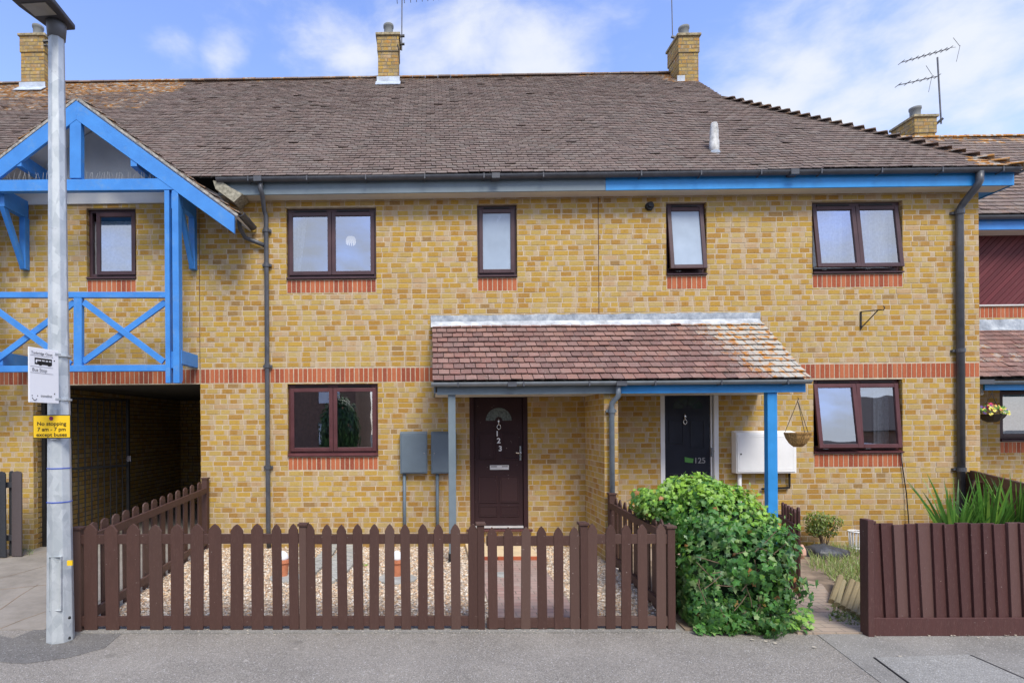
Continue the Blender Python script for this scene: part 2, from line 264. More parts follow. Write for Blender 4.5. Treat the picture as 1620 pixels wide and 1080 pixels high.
# ------------------------------------------------------------------ mesh builder
class MB:
    def __init__(s): s.v = []; s.f = []; s.c = []
    def face(s, pts, c=None):
        n = len(s.v); s.v += [tuple(p) for p in pts]; s.f.append(tuple(range(n, n+len(pts)))); s.c.append(c or (random.random(), random.random(), 0))
    def hexa(s, p, c=None):     # 8 points: bottom 4 ccw, top 4 ccw
        n = len(s.v); s.v += [tuple(x) for x in p]; c = c or (random.random(), random.random(), 0)
        for q in ((0,3,2,1),(4,5,6,7),(0,1,5,4),(1,2,6,5),(2,3,7,6),(3,0,4,7)): s.f.append(tuple(n+i for i in q)); s.c.append(c)
    def box(s, x0, x1, y0, y1, z0, z1, c=None):
        x0, x1 = min(x0, x1), max(x0, x1); y0, y1 = min(y0, y1), max(y0, y1); z0, z1 = min(z0, z1), max(z0, z1)
        s.hexa([(x0,y0,z0),(x1,y0,z0),(x1,y1,z0),(x0,y1,z0),(x0,y0,z1),(x1,y0,z1),(x1,y1,z1),(x0,y1,z1)], c)
    def obox(s, o, a, b, c3, c=None):   # corner o and three edge vectors (right-handed)
        o, a, b, c3 = Vector(o), Vector(a), Vector(b), Vector(c3)
        s.hexa([o, o+a, o+a+b, o+b, o+c3, o+a+c3, o+a+b+c3, o+b+c3], c)
    def bar(s, p, q, wd, dp, side=Vector((0, 1, 0)), c=None):   # beam p->q, dp along side, wd across
        p, q = Vector(p), Vector(q); d = (q-p).normalized(); sd = (side-d*side.dot(d)).normalized(); x = d.cross(sd)
        o = p-x*wd/2-sd*dp/2; s.obox(o, x*wd, sd*dp, (q-p), c) if x.cross(sd).dot(d) > 0 else s.obox(o, sd*dp, x*wd, (q-p), c)
    def tube(s, pts, r, n=10, c=None, cap=True):
        pts = [Vector(p) for p in pts]; rs = r if isinstance(r, (list, tuple)) else [r]*len(pts); c = c or (random.random(), random.random(), 0)
        base = len(s.v); ref = None
        for i, p in enumerate(pts):
            d = ((pts[min(i+1, len(pts)-1)]-pts[max(i-1, 0)])).normalized()
            if ref is None: ref = d.orthogonal().normalized()
            ref = (ref-d*ref.dot(d)).normalized(); o = d.cross(ref)
            for k in range(n): a = 2*math.pi*k/n; s.v.append(tuple(p+(ref*math.cos(a)+o*math.sin(a))*rs[i]))
        for i in range(len(pts)-1):
            for k in range(n): a = base+i*n; s.f.append((a+k, a+(k+1) % n, a+n+(k+1) % n, a+n+k)); s.c.append(c)
        if cap:
            s.f.append(tuple(base+k for k in reversed(range(n)))); s.c.append(c); e = base+(len(pts)-1)*n; s.f.append(tuple(e+k for k in range(n))); s.c.append(c)
    def lathe(s, prof, ctr, n=20, c=None, sx=1, sy=1):
        ctr = Vector(ctr); c = c or (random.random(), random.random(), 0); base = len(s.v)
        for r, z in prof:
            for k in range(n): a = 2*math.pi*k/n; s.v.append((ctr.x+r*sx*math.cos(a), ctr.y+r*sy*math.sin(a), ctr.z+z))
        for i in range(len(prof)-1):
            for k in range(n): a = base+i*n; s.f.append((a+k, a+(k+1) % n, a+n+(k+1) % n, a+n+k)); s.c.append(c)
        s.f.append(tuple(base+k for k in reversed(range(n)))); s.c.append(c); e = base+(len(prof)-1)*n; s.f.append(tuple(e+k for k in range(n))); s.c.append(c)
    def prism(s, poly, o, ax, ay, az, c=None):   # 2D polygon (ccw) in ax,ay extruded along vector az
        o, ax, ay, az = Vector(o), Vector(ax), Vector(ay), Vector(az); n = len(s.v); k = len(poly); c = c or (random.random(), random.random(), 0)
        fr = [o+ax*a+ay*b for a, b in poly]; s.v += [tuple(p) for p in fr]+[tuple(p+az) for p in fr]
        s.f.append(tuple(n+i for i in range(k))); s.f.append(tuple(n+k+i for i in reversed(range(k)))); s.c += [c, c]
        for i in range(k): j = (i+1) % k; s.f.append((n+j, n+i, n+k+i, n+k+j)); s.c.append(c)
    def build(s, name, mat, parent=None, smooth=False, bevel=0, recalc=False, label=None):
        me = bpy.data.meshes.new(name); off = world_loc(parent) if parent else Vector((0, 0, 0))
        o = bpy.data.objects.new(name, me)
        if parent is None and s.v:      # origin at the base of the thing
            a = np.array(s.v); off = Vector(((a[:, 0].min()+a[:, 0].max())/2, (a[:, 1].min()+a[:, 1].max())/2, a[:, 2].min())); o.location = off
        me.from_pydata([(x-off.x, y-off.y, z-off.z) for x, y, z in s.v], [], s.f)
        at = me.attributes.new('rnd', 'FLOAT_COLOR', 'FACE'); arr = np.ones((len(s.f), 4), dtype=np.float32); arr[:, :3] = np.array(s.c, dtype=np.float32).reshape(-1, 3); at.data.foreach_set('color', arr.ravel())
        me.materials.append(mat)
        if smooth: me.polygons.foreach_set('use_smooth', [True]*len(me.polygons))
        if recalc or smooth:
            import bmesh; b = bmesh.new(); b.from_mesh(me); bmesh.ops.recalc_face_normals(b, faces=b.faces); b.to_mesh(me); b.free()
        if bevel:
            md = o.modifiers.new('bevel', 'BEVEL'); md.width = bevel; md.segments = 2; md.limit_method = 'ANGLE'; md.angle_limit = R(40)
        col.objects.link(o)
        if parent: o.parent = parent
        if label: o['label'] = label
        return o
def world_loc(o):
    v = Vector((0, 0, 0))
    while o: v = v+o.location; o = o.parent
    return v
def tag(o, label, cat, group=None):
    o['label'] = label; o['category'] = cat
    if group: o['group'] = group
    return o
def struct(o, kind='structure', label=None):
    o['kind'] = kind
    if label: o['label'] = label
    return o
def thing(name, label, cat, loc, group=None):
    o = bpy.data.objects.new(name, None); o.location = loc; o.empty_display_size = .2; col.objects.link(o); return tag(o, label, cat, group)
def text(name, s, size, o, ax, ay, mat, parent, bold=0., align='CENTER', ext=.002, sx=1.0):
    cu = bpy.data.curves.new('tmp', 'FONT'); cu.body = s; cu.size = size; cu.align_x = align; cu.align_y = 'CENTER'; cu.extrude = ext; cu.offset = bold
    t = bpy.data.objects.new('tmp', cu); col.objects.link(t); bpy.context.view_layer.update()
    me = bpy.data.meshes.new_from_object(t.evaluated_get(bpy.context.evaluated_depsgraph_get())); bpy.data.objects.remove(t)
    ax, ay = Vector(ax).normalized(), Vector(ay).normalized(); az = ax.cross(ay); off = world_loc(parent)
    for v in me.vertices: c = v.co.copy(); v.co = Vector(o)+ax*c.x*sx+ay*c.y+az*c.z-off
    me.name = name; me.materials.clear(); me.materials.append(mat); ob = bpy.data.objects.new(name, me); col.objects.link(ob); ob.parent = parent; return ob
# ------------------------------------------------------------------ brickwork
def subtract(r, h):
    x0, x1, z0, z1 = r; a0, a1, b0, b1 = h
    if a1 <= x0 or a0 >= x1 or b1 <= z0 or b0 >= z1: return [r]
    o = []
    if a0 > x0: o.append((x0, a0, z0, z1))
    if a1 < x1: o.append((a1, x1, z0, z1))
    m0, m1 = max(x0, a0), min(x1, a1)
    if b0 > z0: o.append((m0, m1, z0, b0))
    if b1 < z1: o.append((m0, m1, b1, z1))
    return o
ZC = 2.64; CH = .0825
def bricks(mb, mo, o, ud, nd, u0, u1, z0, z1, holes=(), phase=0., th=.011, flemish=True, mortar=True, dark=0):
    """bricks and mortar on the plane through o, along ud, facing nd"""
    o, ud, nd = Vector(o), Vector(ud), Vector(nd); k0 = math.floor((z0-ZC)/CH)-1; H = Vector((0, 0, 1))
    k = k0
    while ZC+k*CH < z1:
        a = ZC+k*CH; b = a+CH-.0105; a, b = max(a, z0), min(b, z1)
        if b-a > .012:
            u = u0-.5+((phase+(k % 2)*.118+random.uniform(-.02, .02)) % .236); row = random.gauss(0, .05)
            while u < u1:
                wd = .2255 if random.random() > .10 else .108
                cr = random.random(); x0, x1 = max(u, u0), min(u+wd, u1)
                if x1-x0 > .012:
                    rs = [(x0, x1, a, b)]
                    for h in holes: rs = [q for r in rs for q in subtract(r, h)]
                    for (p, q, c, d) in rs:
                        if q-p < .012 or d-c < .012: continue
                        t = th+random.uniform(-.002, .002); j = lambda: random.uniform(-.002, .002)
                        A, B = p+j(), q+j(); Cz, Dz = c+j(), d+j(); e = .003
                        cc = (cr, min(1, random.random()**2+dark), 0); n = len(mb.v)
                        for (uu_, zz, yy) in ((A, Cz, 0), (B, Cz, 0), (B, Dz, 0), (A, Dz, 0), (A+e, Cz+e, t), (B-e, Cz+e, t), (B-e, Dz-e, t), (A+e, Dz-e, t)):
                            mb.v.append(tuple(o+ud*uu_+nd*(yy-th)+H*(zz-o.z)))
                        for f in ((0,1,5,4),(1,2,6,5),(2,3,7,6),(3,0,4,7)): mb.f.append(tuple(n+x for x in f)); mb.c.append(cc)
                        L_, R_ = A+e, B-e; m1 = L_+random.uniform(.015, .045) if random.random() < .50 and R_-L_ > .15 else L_; m2 = R_-random.uniform(.035, .085) if random.random() < .88 and R_-L_ > .15 else R_
                        for (g0, g1, pale) in ((L_, m1, 1), (m1, m2, 0), (m2, R_, 1)):
                            if g1-g0 < .004: continue
                            n = len(mb.v); skew = random.uniform(-.006, .006)
                            for (uu_, zz) in ((g0, Cz+e), (g1, Cz+e), (g1, Dz-e), (g0, Dz-e)): mb.v.append(tuple(o+ud*uu_+nd*(t-th)+H*(zz-o.z)))
                            mb.f.append((n, n+1, n+2, n+3)); mb.c.append((cc[0], cc[1], pale*random.uniform(.45, 1.0)))
                u += wd+.0105
        k += 1
    if mortar:
        us = sorted({u0, u1, *[x for h in holes for x in h[:2] if u0 < x < u1]}); zs = sorted({z0, z1, *[x for h in holes for x in h[2:] if z0 < x < z1]})
        for i in range(len(us)-1):
            for j in range(len(zs)-1):
                cu, cz = (us[i]+us[i+1])/2, (zs[j]+zs[j+1])/2
                if any(h[0] < cu < h[1] and h[2] < cz < h[3] for h in holes): continue
                q = o-nd*(th-.0075); mo.face([q+ud*us[i]+H*(zs[j]-o.z), q+ud*us[i+1]+H*(zs[j]-o.z), q+ud*us[i+1]+H*(zs[j+1]-o.z), q+ud*us[i]+H*(zs[j+1]-o.z)])
def soldiers(mb, o, ud, nd, u0, u1, z0, z1, th=.011, pitch=.075):
    n = max(1, round((u1-u0)/pitch)); p = (u1-u0)/n; o, ud, nd = Vector(o), Vector(ud), Vector(nd)
    for i in range(n):
        a = u0+i*p+.007; b = a+p-.014; t = th+random.uniform(-.0015, .0015); j = random.uniform(-.0015, .0015)
        q = o+ud*(a+j)-nd*th+Vector((0, 0, z0-o.z)); mb.obox(q, ud*(b-a), -nd*(-t) if False else nd*t*-1 if False else nd*t, Vector((0, 0, z1-z0-.008)))
# ------------------------------------------------------------------ roof tiles
def tiles(mb, o, ud, sd, u0, u1, S, w, g, lim=None, lich=None, sag=0.0, th=.014, lift=.036, s0=0.0, skip=None):
    o, ud, sd = Vector(o), Vector(ud).normalized(), Vector(sd).normalized(); nd = ud.cross(sd).normalized()
    rows = int(math.ceil((S-s0)/g))
    for r in range(rows):
        a = s0+r*g; b = min(a+g*1.25, S)
        wob = random.uniform(-.0015, .0015)
        u = u0-(w/2 if r % 2 else 0)+random.uniform(-.01, .01)
        while u < u1:
            p, q = u+.005, u+w-.004; lo = lim(a) if lim else (u0, u1); hi = lim(b) if lim else (u0, u1)
            p0, q0 = max(p, lo[0]), min(q, lo[1]); p1, q1 = max(p, hi[0]), min(q, hi[1])
            if q0-p0 > .02:
                if q1 < p1: p1 = q1 = (hi[0] if p < hi[0] and q < hi[0] else hi[1])
                if skip and skip((p0+q0)/2, a+.03): u += w; continue
                h = lift+wob+random.uniform(-.003, .003)+(random.random() < .015)*.010; tw = random.uniform(-.0035, .0035)
                sg = sag*(math.sin(u*1.1+a*.6)+.6*math.sin(u*2.3-a*1.3))
                da = random.uniform(-.005, .005); c = (random.random(), random.random(), lich(u, a) if lich else 0)
                P0 = [o+ud*p0+sd*(a+da)+nd*(h-th+tw+sg), o+ud*q0+sd*(a+da)+nd*(h-th-tw+sg), o+ud*q1+sd*b+nd*(sg+.002), o+ud*p1+sd*b+nd*(sg+.002)]
                mb.hexa(P0+[x+nd*th for x in P0], c)
            u += w
def sheet(name, pts, mat, kind='structure', parent=None):
    mb = MB(); mb.face(pts); o = mb.build(name, mat, parent); o['kind'] = kind; return o
X_AX, Z_AX, Y_AX = Vector((1, 0, 0)), Vector((0, 0, 1)), Vector((0, 1, 0)); FR = Vector((0, -1, 0))
# ================================================================== GROUND
g = MB(); g.face([(-150,-150,-.012),(150,-150,-.012),(150,150,-.012),(-150,150,-.012)]); struct(g.build('ground', ROADM))
g = MB(); g.box(-40, 40, -6.2, 1.9, -.10, 0.0); struct(g.build('pavement', ASPH))
g = MB(); g.box(-40, 40, -6.33, -6.205, -.10, 0.002); struct(g.build('kerb', CONC))
g = MB(); g.box(-40, 40, -15.5, -13.2, -.10, 0.0); struct(g.build('opposite_pavement', ASPH))
# driveway to the passage (concrete) with cracked seams
def flat(name, pts, mat, z, t=.02, kind='structure'):
    mb = MB(); mb.prism([(p[0], p[1]) for p in pts], (0, 0, z), X_AX, Y_AX, (0, 0, -t)); return struct(mb.build(name, mat, recalc=True), kind)
def gp(u, v): p = G(u, v); return (p.x, p.y)
flat('driveway', [(-12, -3.55), (-3.72, -3.55), (-3.70, 7), (-12, 7)], CONCP, .006)
# darker asphalt patch round the lamp post foot
pa = [gp(-160, 1000), gp(-30, 1045), gp(40, 1050), gp(110, 1040), gp(165, 1025), gp(195, 1000), (-3.2, -3.52), (-3.42, -3.52), gp(80, 985), gp(20, 1010), gp(-60, 990)]
flat('asphalt_patch', pa, ASPHD, .004, .015)
flat('concrete_apron', [gp(1293, 1004), gp(1420, 1100), gp(2100, 1100), gp(2100, 1000), gp(1375, 997)], CONC, .005, .02)
flat('concrete_slab', [gp(1385, 1041), gp(1535, 1036), gp(1640, 1082), gp(1900, 1150), gp(1530, 1150)], asph('worn_concrete_slab', (.34, .33, .30), (.62, .6, .56), .3), .009, .02)
g = MB()
for a, b in (((1383, 1041), (1530, 1150)), ((1535, 1037), (1640, 1083))):
    p, q = G(*a), G(*b); g.bar((p.x, p.y, .007), (q.x, q.y, .007), .013, .008, Z_AX)
g.build('slab_joint', DARK)['kind'] = 'structure'
# cracks in the drive
g = MB()
for a, b in (((0, 884), (75, 872)), ((0, 965), (60, 925)), ((0, 915), (80, 893)), ((0, 995), (72, 968)), ((-60, 940), (78, 925))):
    p, q = G(*a), G(*b); m_ = (p+q)/2+Vector((random.uniform(-.03, .03), random.uniform(-.03, .03), 0))
    for s_, e_ in ((p, m_), (m_, q)): g.bar((s_.x, s_.y, .0065), (e_.x, e_.y, .0065), random.uniform(.008, .014), .003, Z_AX)
g.build('driveway_joints', SOIL)['kind'] = 'structure'
# front garden
flat('gravel_bed', [(-3.30, -3.50), (2.30, -3.50), (2.62, 0.0), (-3.68, 0.0)], GRAVB, .010)
flat('garden_path', [(.60, -3.56), (1.46, -3.56), (1.50, -.90), (.60, -.90)], PAVER, .022, .03)
flat('neighbour_garden_soil', [(2.35, -3.60), (9.0, -3.60), (9.0, 0.0), (2.66, 0.0)], SOIL, .012)
flat('neighbour_path', [gp(1262, 1003), gp(1385, 1003), gp(1330, 965), gp(1300, 925), (3.7, -.2), (3.0, -.2)], PAVER2, .018)
flat('edging_kerb', [(-3.3, -3.66), (2.3, -3.66), (2.3, -3.50), (-3.3, -3.50)], CONC, .014)
g = MB(); g.box(.52, 1.52, -.86, -.02, .0, .068); stp = tag(g.build('door_step', STONE, bevel=.006), 'low cream painted step in front of the brown front door', 'step')
g = MB()
for i in range(5): g.box(.53+i*.2, .72+i*.2, -.93, -.862, .0, .062)
g.build('brick_edging', RED, stp)
# gravel stones (nobody could count them)
def stones(name, n, region, z, mat, smin=.008, smax=.019):
    V = np.array([(1,0,0),(0,1,0),(-1,0,0),(0,-1,0),(0,0,1),(0,0,-1)], float); Fc = np.array([(0,1,4),(1,2,4),(2,3,4),(3,0,4),(1,0,5),(2,1,5),(3,2,5),(0,3,5)])
    pts = []
    while len(pts) < n:
        x, y = rng.uniform(-3.6, 2.6), rng.uniform(-3.5, -.01)
        if region(x, y): pts.append((x, y))
    n = len(pts); pos = np.zeros((n, 1, 3)); pos[:, 0, :2] = pts; sc = rng.uniform(smin, smax, (n, 1, 1))*np.stack([rng.uniform(.8, 1.4, n), rng.uniform(.7, 1.1, n), rng.uniform(.45, .8, n)], -1)[:, None, :]
    th = rng.uniform(0, 6.28, n); c, s = np.cos(th), np.sin(th); v = V[None]*(1+rng.uniform(-.25, .25, (n, 6, 1)))*sc
    vx = v[..., 0]*c[:, None]-v[..., 1]*s[:, None]; vy = v[..., 0]*s[:, None]+v[..., 1]*c[:, None]; vz = v[..., 2]+rng.uniform(-.15, .15, n)[:, None]*vx
    vv = np.stack([vx, vy, vz], -1)+pos; vv[..., 2] += z+sc[:, 0, 2][:, None]*rng.uniform(.1, 1.0, n)[:, None]
    ff = (Fc[None]+(np.arange(n)*6)[:, None, None]).reshape(-1, 3)
    me = bpy.data.meshes.new(name); me.from_pydata(vv.reshape(-1, 3).tolist(), [], ff.tolist())
    at = me.attributes.new('rnd', 'FLOAT_COLOR', 'FACE'); ar = np.ones((n*8, 4), np.float32); ar[:, :3] = np.repeat(rng.random((n, 3)), 8, 0); at.data.foreach_set('color', ar.ravel())
    me.materials.append(mat); o = bpy.data.objects.new(name, me); col.objects.link(o); o['kind'] = 'stuff'; return o
m = M('pebble'); a = m.attr()
_c = m.ramp(a[0], [(0, (.48,.36,.24)), (.18, (.62,.52,.40)), (.38, (.30,.18,.11)), (.5, (.55,.40,.25)), (.65, (.72,.66,.56)), (.8, (.38,.33,.28)), (.9, (.60,.38,.20))], True)
PEB = m.fin(m.mix(m.rng(m.noise(80, 3), .4, .7, 0, .3), _c, (.55, .48, .4)), .8)
def in_bed(x, y):
    if .58 < x < 1.49 and y < -.85: return False
    if .5 < x < 1.53 and y >= -.95: return False
    t = (y+3.5)/3.5; return -3.28-.38*t < x < 2.28+.3*t
stones('gravel', 34000, in_bed, .010, PEB).__setitem__('label', 'mixed tan and white gravel in the front garden')
# ================================================================== HOUSES
SOF, ZE, YE, TN = 5.54, 5.77, -.33, .95
XL, XAB, XBC, XR = -9.2, -3.695, 2.66, 8.60
YR = 4.28; ZR = ZE+TN*(YR-YE)
def rect(u0, v0, u1, v1, Y=0.):
    a, b = P(u0, (v0+v1)/2, Y), P(u1, (v0+v1)/2, Y); um = (u0+u1)/2; return (a.x, b.x, P(um, v1, Y).z, P(um, v0, Y).z)
hA = thing('end_house', 'yellow brick house at left over the dark passage, behind the blue timber frame', 'house', (-6.4, 0, 0))
hB = thing('middle_house', 'yellow brick house with grey fascia and the door numbered 123', 'house', (-.5, 0, 0))
hC = thing('hipped_house', 'yellow brick house with blue fascia, hipped roof end and half open windows', 'house', (5.6, 0, 0))
WIN = {'A1': rect(137,329,215,442), 'B1': rect(453,328,595,442), 'B2': rect(755,323,818,439), 'C1': rect(1054,320,1118,436), 'C2': rect(1285,318,1428,433), 'B3': rect(455,607,598,722), 'C3': rect(1287,600,1428,717)}
DR1 = (P(743,700,0).x, P(835,700,0).x, P(790,839,0).z, 2.52); DR2 = (P(1045,700,0).x, P(1137,700,0).x, P(1090,839,0).z, 2.52)
PAS = (P(53,750,0).x, XAB-.0, -.1, 2.63)
def facade(parent, x0, x1, keys, doors, extra=(), phase=0., ztop=5.60):
    mb, mo = MB(), MB(); SS = []; o = Vector((0, 0, 0)); holes = []; band = (x0-.1, x1+.1, 2.645, 2.868)
    for k in keys:
        r = WIN[k]; holes.append(r)
        s = (r[0]+.005, r[1]-.005, r[2]-.205, r[2]-.004)
        if k[1] == '3' or True: holes.append((s[0]-.005, s[1]+.005, s[2]-.01, s[3]+.01)); SS.append((s[0], s[1], s[2], s[3]))
    holes += list(doors)+list(extra)
    SS.append((x0+.004, x1-.004, band[2], band[3]))
    opens = [WIN[k] for k in keys]+list(doors)+list(extra)
    bricks(mb, mo, o, X_AX, FR, x0, x1, -.02, ztop, holes+[band], phase, mortar=False)
    bricks(MB(), mo, o, X_AX, FR, x0, x1, -.02, ztop, opens, 0)
    for r in opens:        # brick returns of the openings
        bricks(mb, mo, (r[0], 0, 0), Y_AX, X_AX, 0.0, .10, max(0, r[2]), r[3], (), .1)
        bricks(mb, mo, (r[1], 0, 0), Y_AX, -X_AX, 0.0, .10, max(0, r[2]), r[3], (), .2)
        mo.box(r[0]-.02, r[1]+.02, .012, .10, r[3], r[3]+.03)
    w_ = mb.build('wall', BRICK, parent); mo.build('mortar_joints', MORTAR, w_)
    for q in SS: ms = MB(); soldiers(ms, o, X_AX, FR, *q); ms.build('soldier_course', RED, w_)
    return w_
wA = facade(hA, XL, XAB-.003, ['A1'], [], [PAS], .05)
wB = facade(hB, XAB+.003, XBC-.003, ['B1', 'B2', 'B3'], [DR1], (), .13)
wC = facade(hC, XBC+.003, XR, ['C1', 'C2', 'C3'], [DR2], (), .21)
# joint lines between the houses, side and back walls, inner leaf
INNER = plain('inner_blockwork', (.12, .11, .10), .9)
SIDEB = plain('plain_side_brickwork', (.40, .26, .07), .9, .2, 10, .4)
for x, par in ((XBC, wB),):
    g = MB(); g.box(x-.005, x+.005, -.002, .02, .02, 5.55); g.build('movement_joint', plain('dark_sealant', (.10, .05, .035), .8), par)
g = MB(); g.box(XAB-.004, XAB+.004, -.002, .02, 2.64, 5.55); g.build('movement_joint', bpy.data.materials['dark_sealant'], wA)
for par, x0, x1 in ((hA, XL, XAB), (hB, XAB, XBC), (hC, XBC, XR)):
    g = MB(); g.box(x0+.01, x1-.01, 9.0, 9.15, 0, 5.5)
    if par is hC: g.box(XR-.10, XR-.002, .02, 9.0, 0, 5.54)
    if par is hA: g.box(XL+.002, XL+.1, .02, 9.0, 0, 5.54)
    g.build('back_wall', SIDEB, par)
# the passage through the end house
g, gm = MB(), MB()
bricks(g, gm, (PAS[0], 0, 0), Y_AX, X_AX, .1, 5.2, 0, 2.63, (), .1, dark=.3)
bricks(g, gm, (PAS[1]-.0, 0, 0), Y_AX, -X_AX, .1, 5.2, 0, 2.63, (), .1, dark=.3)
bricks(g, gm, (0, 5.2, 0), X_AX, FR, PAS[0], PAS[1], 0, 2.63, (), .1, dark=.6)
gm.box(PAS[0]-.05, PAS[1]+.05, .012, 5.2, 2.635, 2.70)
ps = g.build('passage_lining', BRICK_SHADE, hA); gm.build('mortar_joints', plain('shade_tinted_mortar', (.06, .055, .045), .95), ps)  # lining and mortar coloured dark to stand in for the passage's shade
# windows ------------------------------------------------------------------
def window(parent, r, n, op=(), mat=UPVC, room=ROOM, inside=None, frost=False, wlab=None, y0=0., vent=True, sash_l=0.):
    x0, x1, z0, z1 = r; fy = y0+.065; f = MB(); zs = z0+.055; fwid = .052
    fr_ = []
    def ring(mb, a, b, c, d, wd, ya, yb, T=lambda p: p):
        for q in ((a, a+wd, c, d), (b-wd, b, c, d), (a+wd, b-wd, c, c+wd), (a+wd, b-wd, d-wd, d)):
            pts = [Vector((x, y, z)) for z in (q[2], q[3]) for x, y in ((q[0], ya), (q[1], ya), (q[1], yb), (q[0], yb))]
            mb.hexa([T(p) for p in pts])
    ring(f, x0+.002, x1-.002, zs, z1-.002, fwid, fy, fy+.07)
    root = f.build('window', UPVC if mat is UPVC else mat, parent, bevel=.004, label=wlab)
    s_ = MB(); s_.prism([(y0-.035, z0+.008), (y0-.035, z0+.028), (y0+.045, z0+.055), (y0+.135, z0+.055), (y0+.135, z0+.008)], (x0-.004+.008, 0, 0), Y_AX, Z_AX, ((x1-x0-.008), 0, 0)); s_.build('sill', mat, root, recalc=True)
    cw = (x1-x0-2*.03-sash_l)/n; h0 = z1-.055
    for i in range(n):
        a = x0+.032+sash_l+i*cw; b = a+cw-.006; c = zs+.028; d = z1-.062
        ang = op[i] if i < len(op) else 0
        def T(p, ang=ang, d=d):
            q = p-Vector((0, fy-.02, d)); return Vector((q.x, q.y*math.cos(ang)+q.z*math.sin(ang), -q.y*math.sin(ang)+q.z*math.cos(ang)))+Vector((0, fy-.02, d))
        m_ = MB(); ring(m_, a, b, c, d, .062, fy-.028, fy+.012, T); cs = m_.build('casement', mat, root, bevel=.005)
        m_ = MB(); pts = [Vector((x, fy-.006, z)) for x, z in ((a+.06, c+.06), (b-.06, c+.06), (b-.06, d-.06), (a+.06, d-.06))]; m_.face([T(p) for p in pts]); m_.build('pane', FROST if frost else GLASS, root)
        if vent: m_ = MB(); m_.box(a+.08, b-.08, fy-.012, fy-.001, z1-.050, z1-.028); m_.build('trickle_vent', DARK, root)
        if ang:
            m_ = MB(); e = T(Vector((a+.03, fy+.01, c+.03))); m_.bar(e, (a+.005, fy+.02, zs+.06), .012, .006, X_AX); e = T(Vector((b-.03, fy+.01, c+.03))); m_.bar(e, (b-.005, fy+.02, zs+.06), .012, .006, X_AX)
            m_.box(a+.12, a+.20, fy-.06, fy-.03, c-.012, c-.004); m_.build('stay', CHROME, root)
    if inside: inside(root, x0, x1, zs, z1, fy+.075)
    m_ = MB(); X0, X1, Z0, Z1, ya, yb = x0-.25, x1+.25, z0-.5, z1+.12, y0+.14, y0+2.8
    for q in ([(X0,ya,Z0),(X0,yb,Z0),(X0,yb,Z1),(X0,ya,Z1)], [(X1,ya,Z0),(X1,ya,Z1),(X1,yb,Z1),(X1,yb,Z0)], [(X0,yb,Z0),(X1,yb,Z0),(X1,yb,Z1),(X0,yb,Z1)], [(X0,ya,Z0),(X1,ya,Z0),(X1,yb,Z0),(X0,yb,Z0)], [(X0,ya,Z1),(X0,yb,Z1),(X1,yb,Z1),(X1,ya,Z1)],
              [(X0,ya,Z0),(x0,ya,Z0),(x0,ya,Z1),(X0,ya,Z1)], [(x1,ya,Z0),(X1,ya,Z0),(X1,ya,Z1),(x1,ya,Z1)], [(x0,ya,Z0),(x1,ya,Z0),(x1,ya,z0),(x0,ya,z0)], [(x0,ya,z1),(x1,ya,z1),(x1,ya,Z1),(x0,ya,Z1)]): m_.face(q)
    m_.build('room_shell', room, root); return root
def wavy(mb, x0, x1, z0, z1, y, amp, k, taper=None):
    n = max(8, int((x1-x0)/.012)); pr = None
    for i in range(n+1):
        t = i/n; x = x0+(x1-x0)*t; yy = y+amp*math.sin(t*k)+amp*.4*math.sin(t*k*2.7+1)
        xb = x if taper is None else x0+(x1-x0)*t*taper
        cur = ((xb, yy, z0), (x, yy, z1))
        if pr: mb.face([pr[0], cur[0], cur[1], pr[1]], (.5, .5, 0))
        pr = cur
def nets(lo=0., hi=1., amp=.012, k=60):
    def f(root, x0, x1, z0, z1, y):
        m_ = MB(); h = z1-z0; wavy(m_, x0+.03, x1-.03, z0+h*lo, z0+h*hi, y+.03, amp, k); m_.build('net_curtain', NET, root, smooth=True)
    return f
def drapes(root, x0, x1, z0, z1, y):
    m_ = MB(); wavy(m_, x0+.02, x0+.30, z0, z1, y+.10, .02, 25, .45); wavy(m_, x1-.10, x1-.02, z0, z1, y+.10, .02, 12); m_.build('curtain', NET, root, smooth=True)
def sillthings(root, x0, x1, z0, z1, y):
    m_ = MB(); m_.box(x0, x1, y, y+.22, z0-.03, z0+.012); m_.build('inner_sill', WHT, root)
def blind(root, x0, x1, z0, z1, y):
    sillthings(root, x0, x1, z0, z1, y); xm = x0+(x1-x0)*.52; m_ = MB(); z = z1-.05
    while z > z0+.22: m_.box(xm, x1-.28, y+.12, y+.145, z, z+.004); z -= .016
    m_.build('slatted_blind', BLIND, root)
    m_ = MB(); wavy(m_, x1-.26, x1-.03, z0+.05, z1-.15, y+.10, .015, 18); m_.build('net_curtain', NET, root, smooth=True)
    m_ = MB(); m_.lathe([(.03, 0), (.04, .03), (.02, .06)], (xm+.15, y+.10, z0+.012), 10); m_.lathe([(.02, 0), (.03, .02), (.01, .07)], (xm+.3, y+.10, z0+.012), 10); m_.lathe([(.02, 0), (.025, .03), (.012, .05)], (x0+.3, y+.1, z0+.012), 10); m_.build('ornament', WHT, root)
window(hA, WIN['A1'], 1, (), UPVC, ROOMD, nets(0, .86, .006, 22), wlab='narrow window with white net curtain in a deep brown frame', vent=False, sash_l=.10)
window(hB, WIN['B1'], 2, (), UPVC, ROOM, drapes, wlab='upper two-light window reflecting the sky')
window(hB, WIN['B2'], 1, (), UPVC, ROOM, None, True, wlab='narrow upper window with frosted pale glass')
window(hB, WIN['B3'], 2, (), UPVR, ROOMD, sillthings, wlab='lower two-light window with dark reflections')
window(hC, WIN['C1'], 1, (R(7.5),), UPVC, ROOM, None, True, wlab='narrow upper window tilted open at the bottom')
window(hC, WIN['C2'], 2, (R(7), R(6.5)), UPVC, ROOM, nets(), wlab='upper two-light window tilted open, net curtains behind')
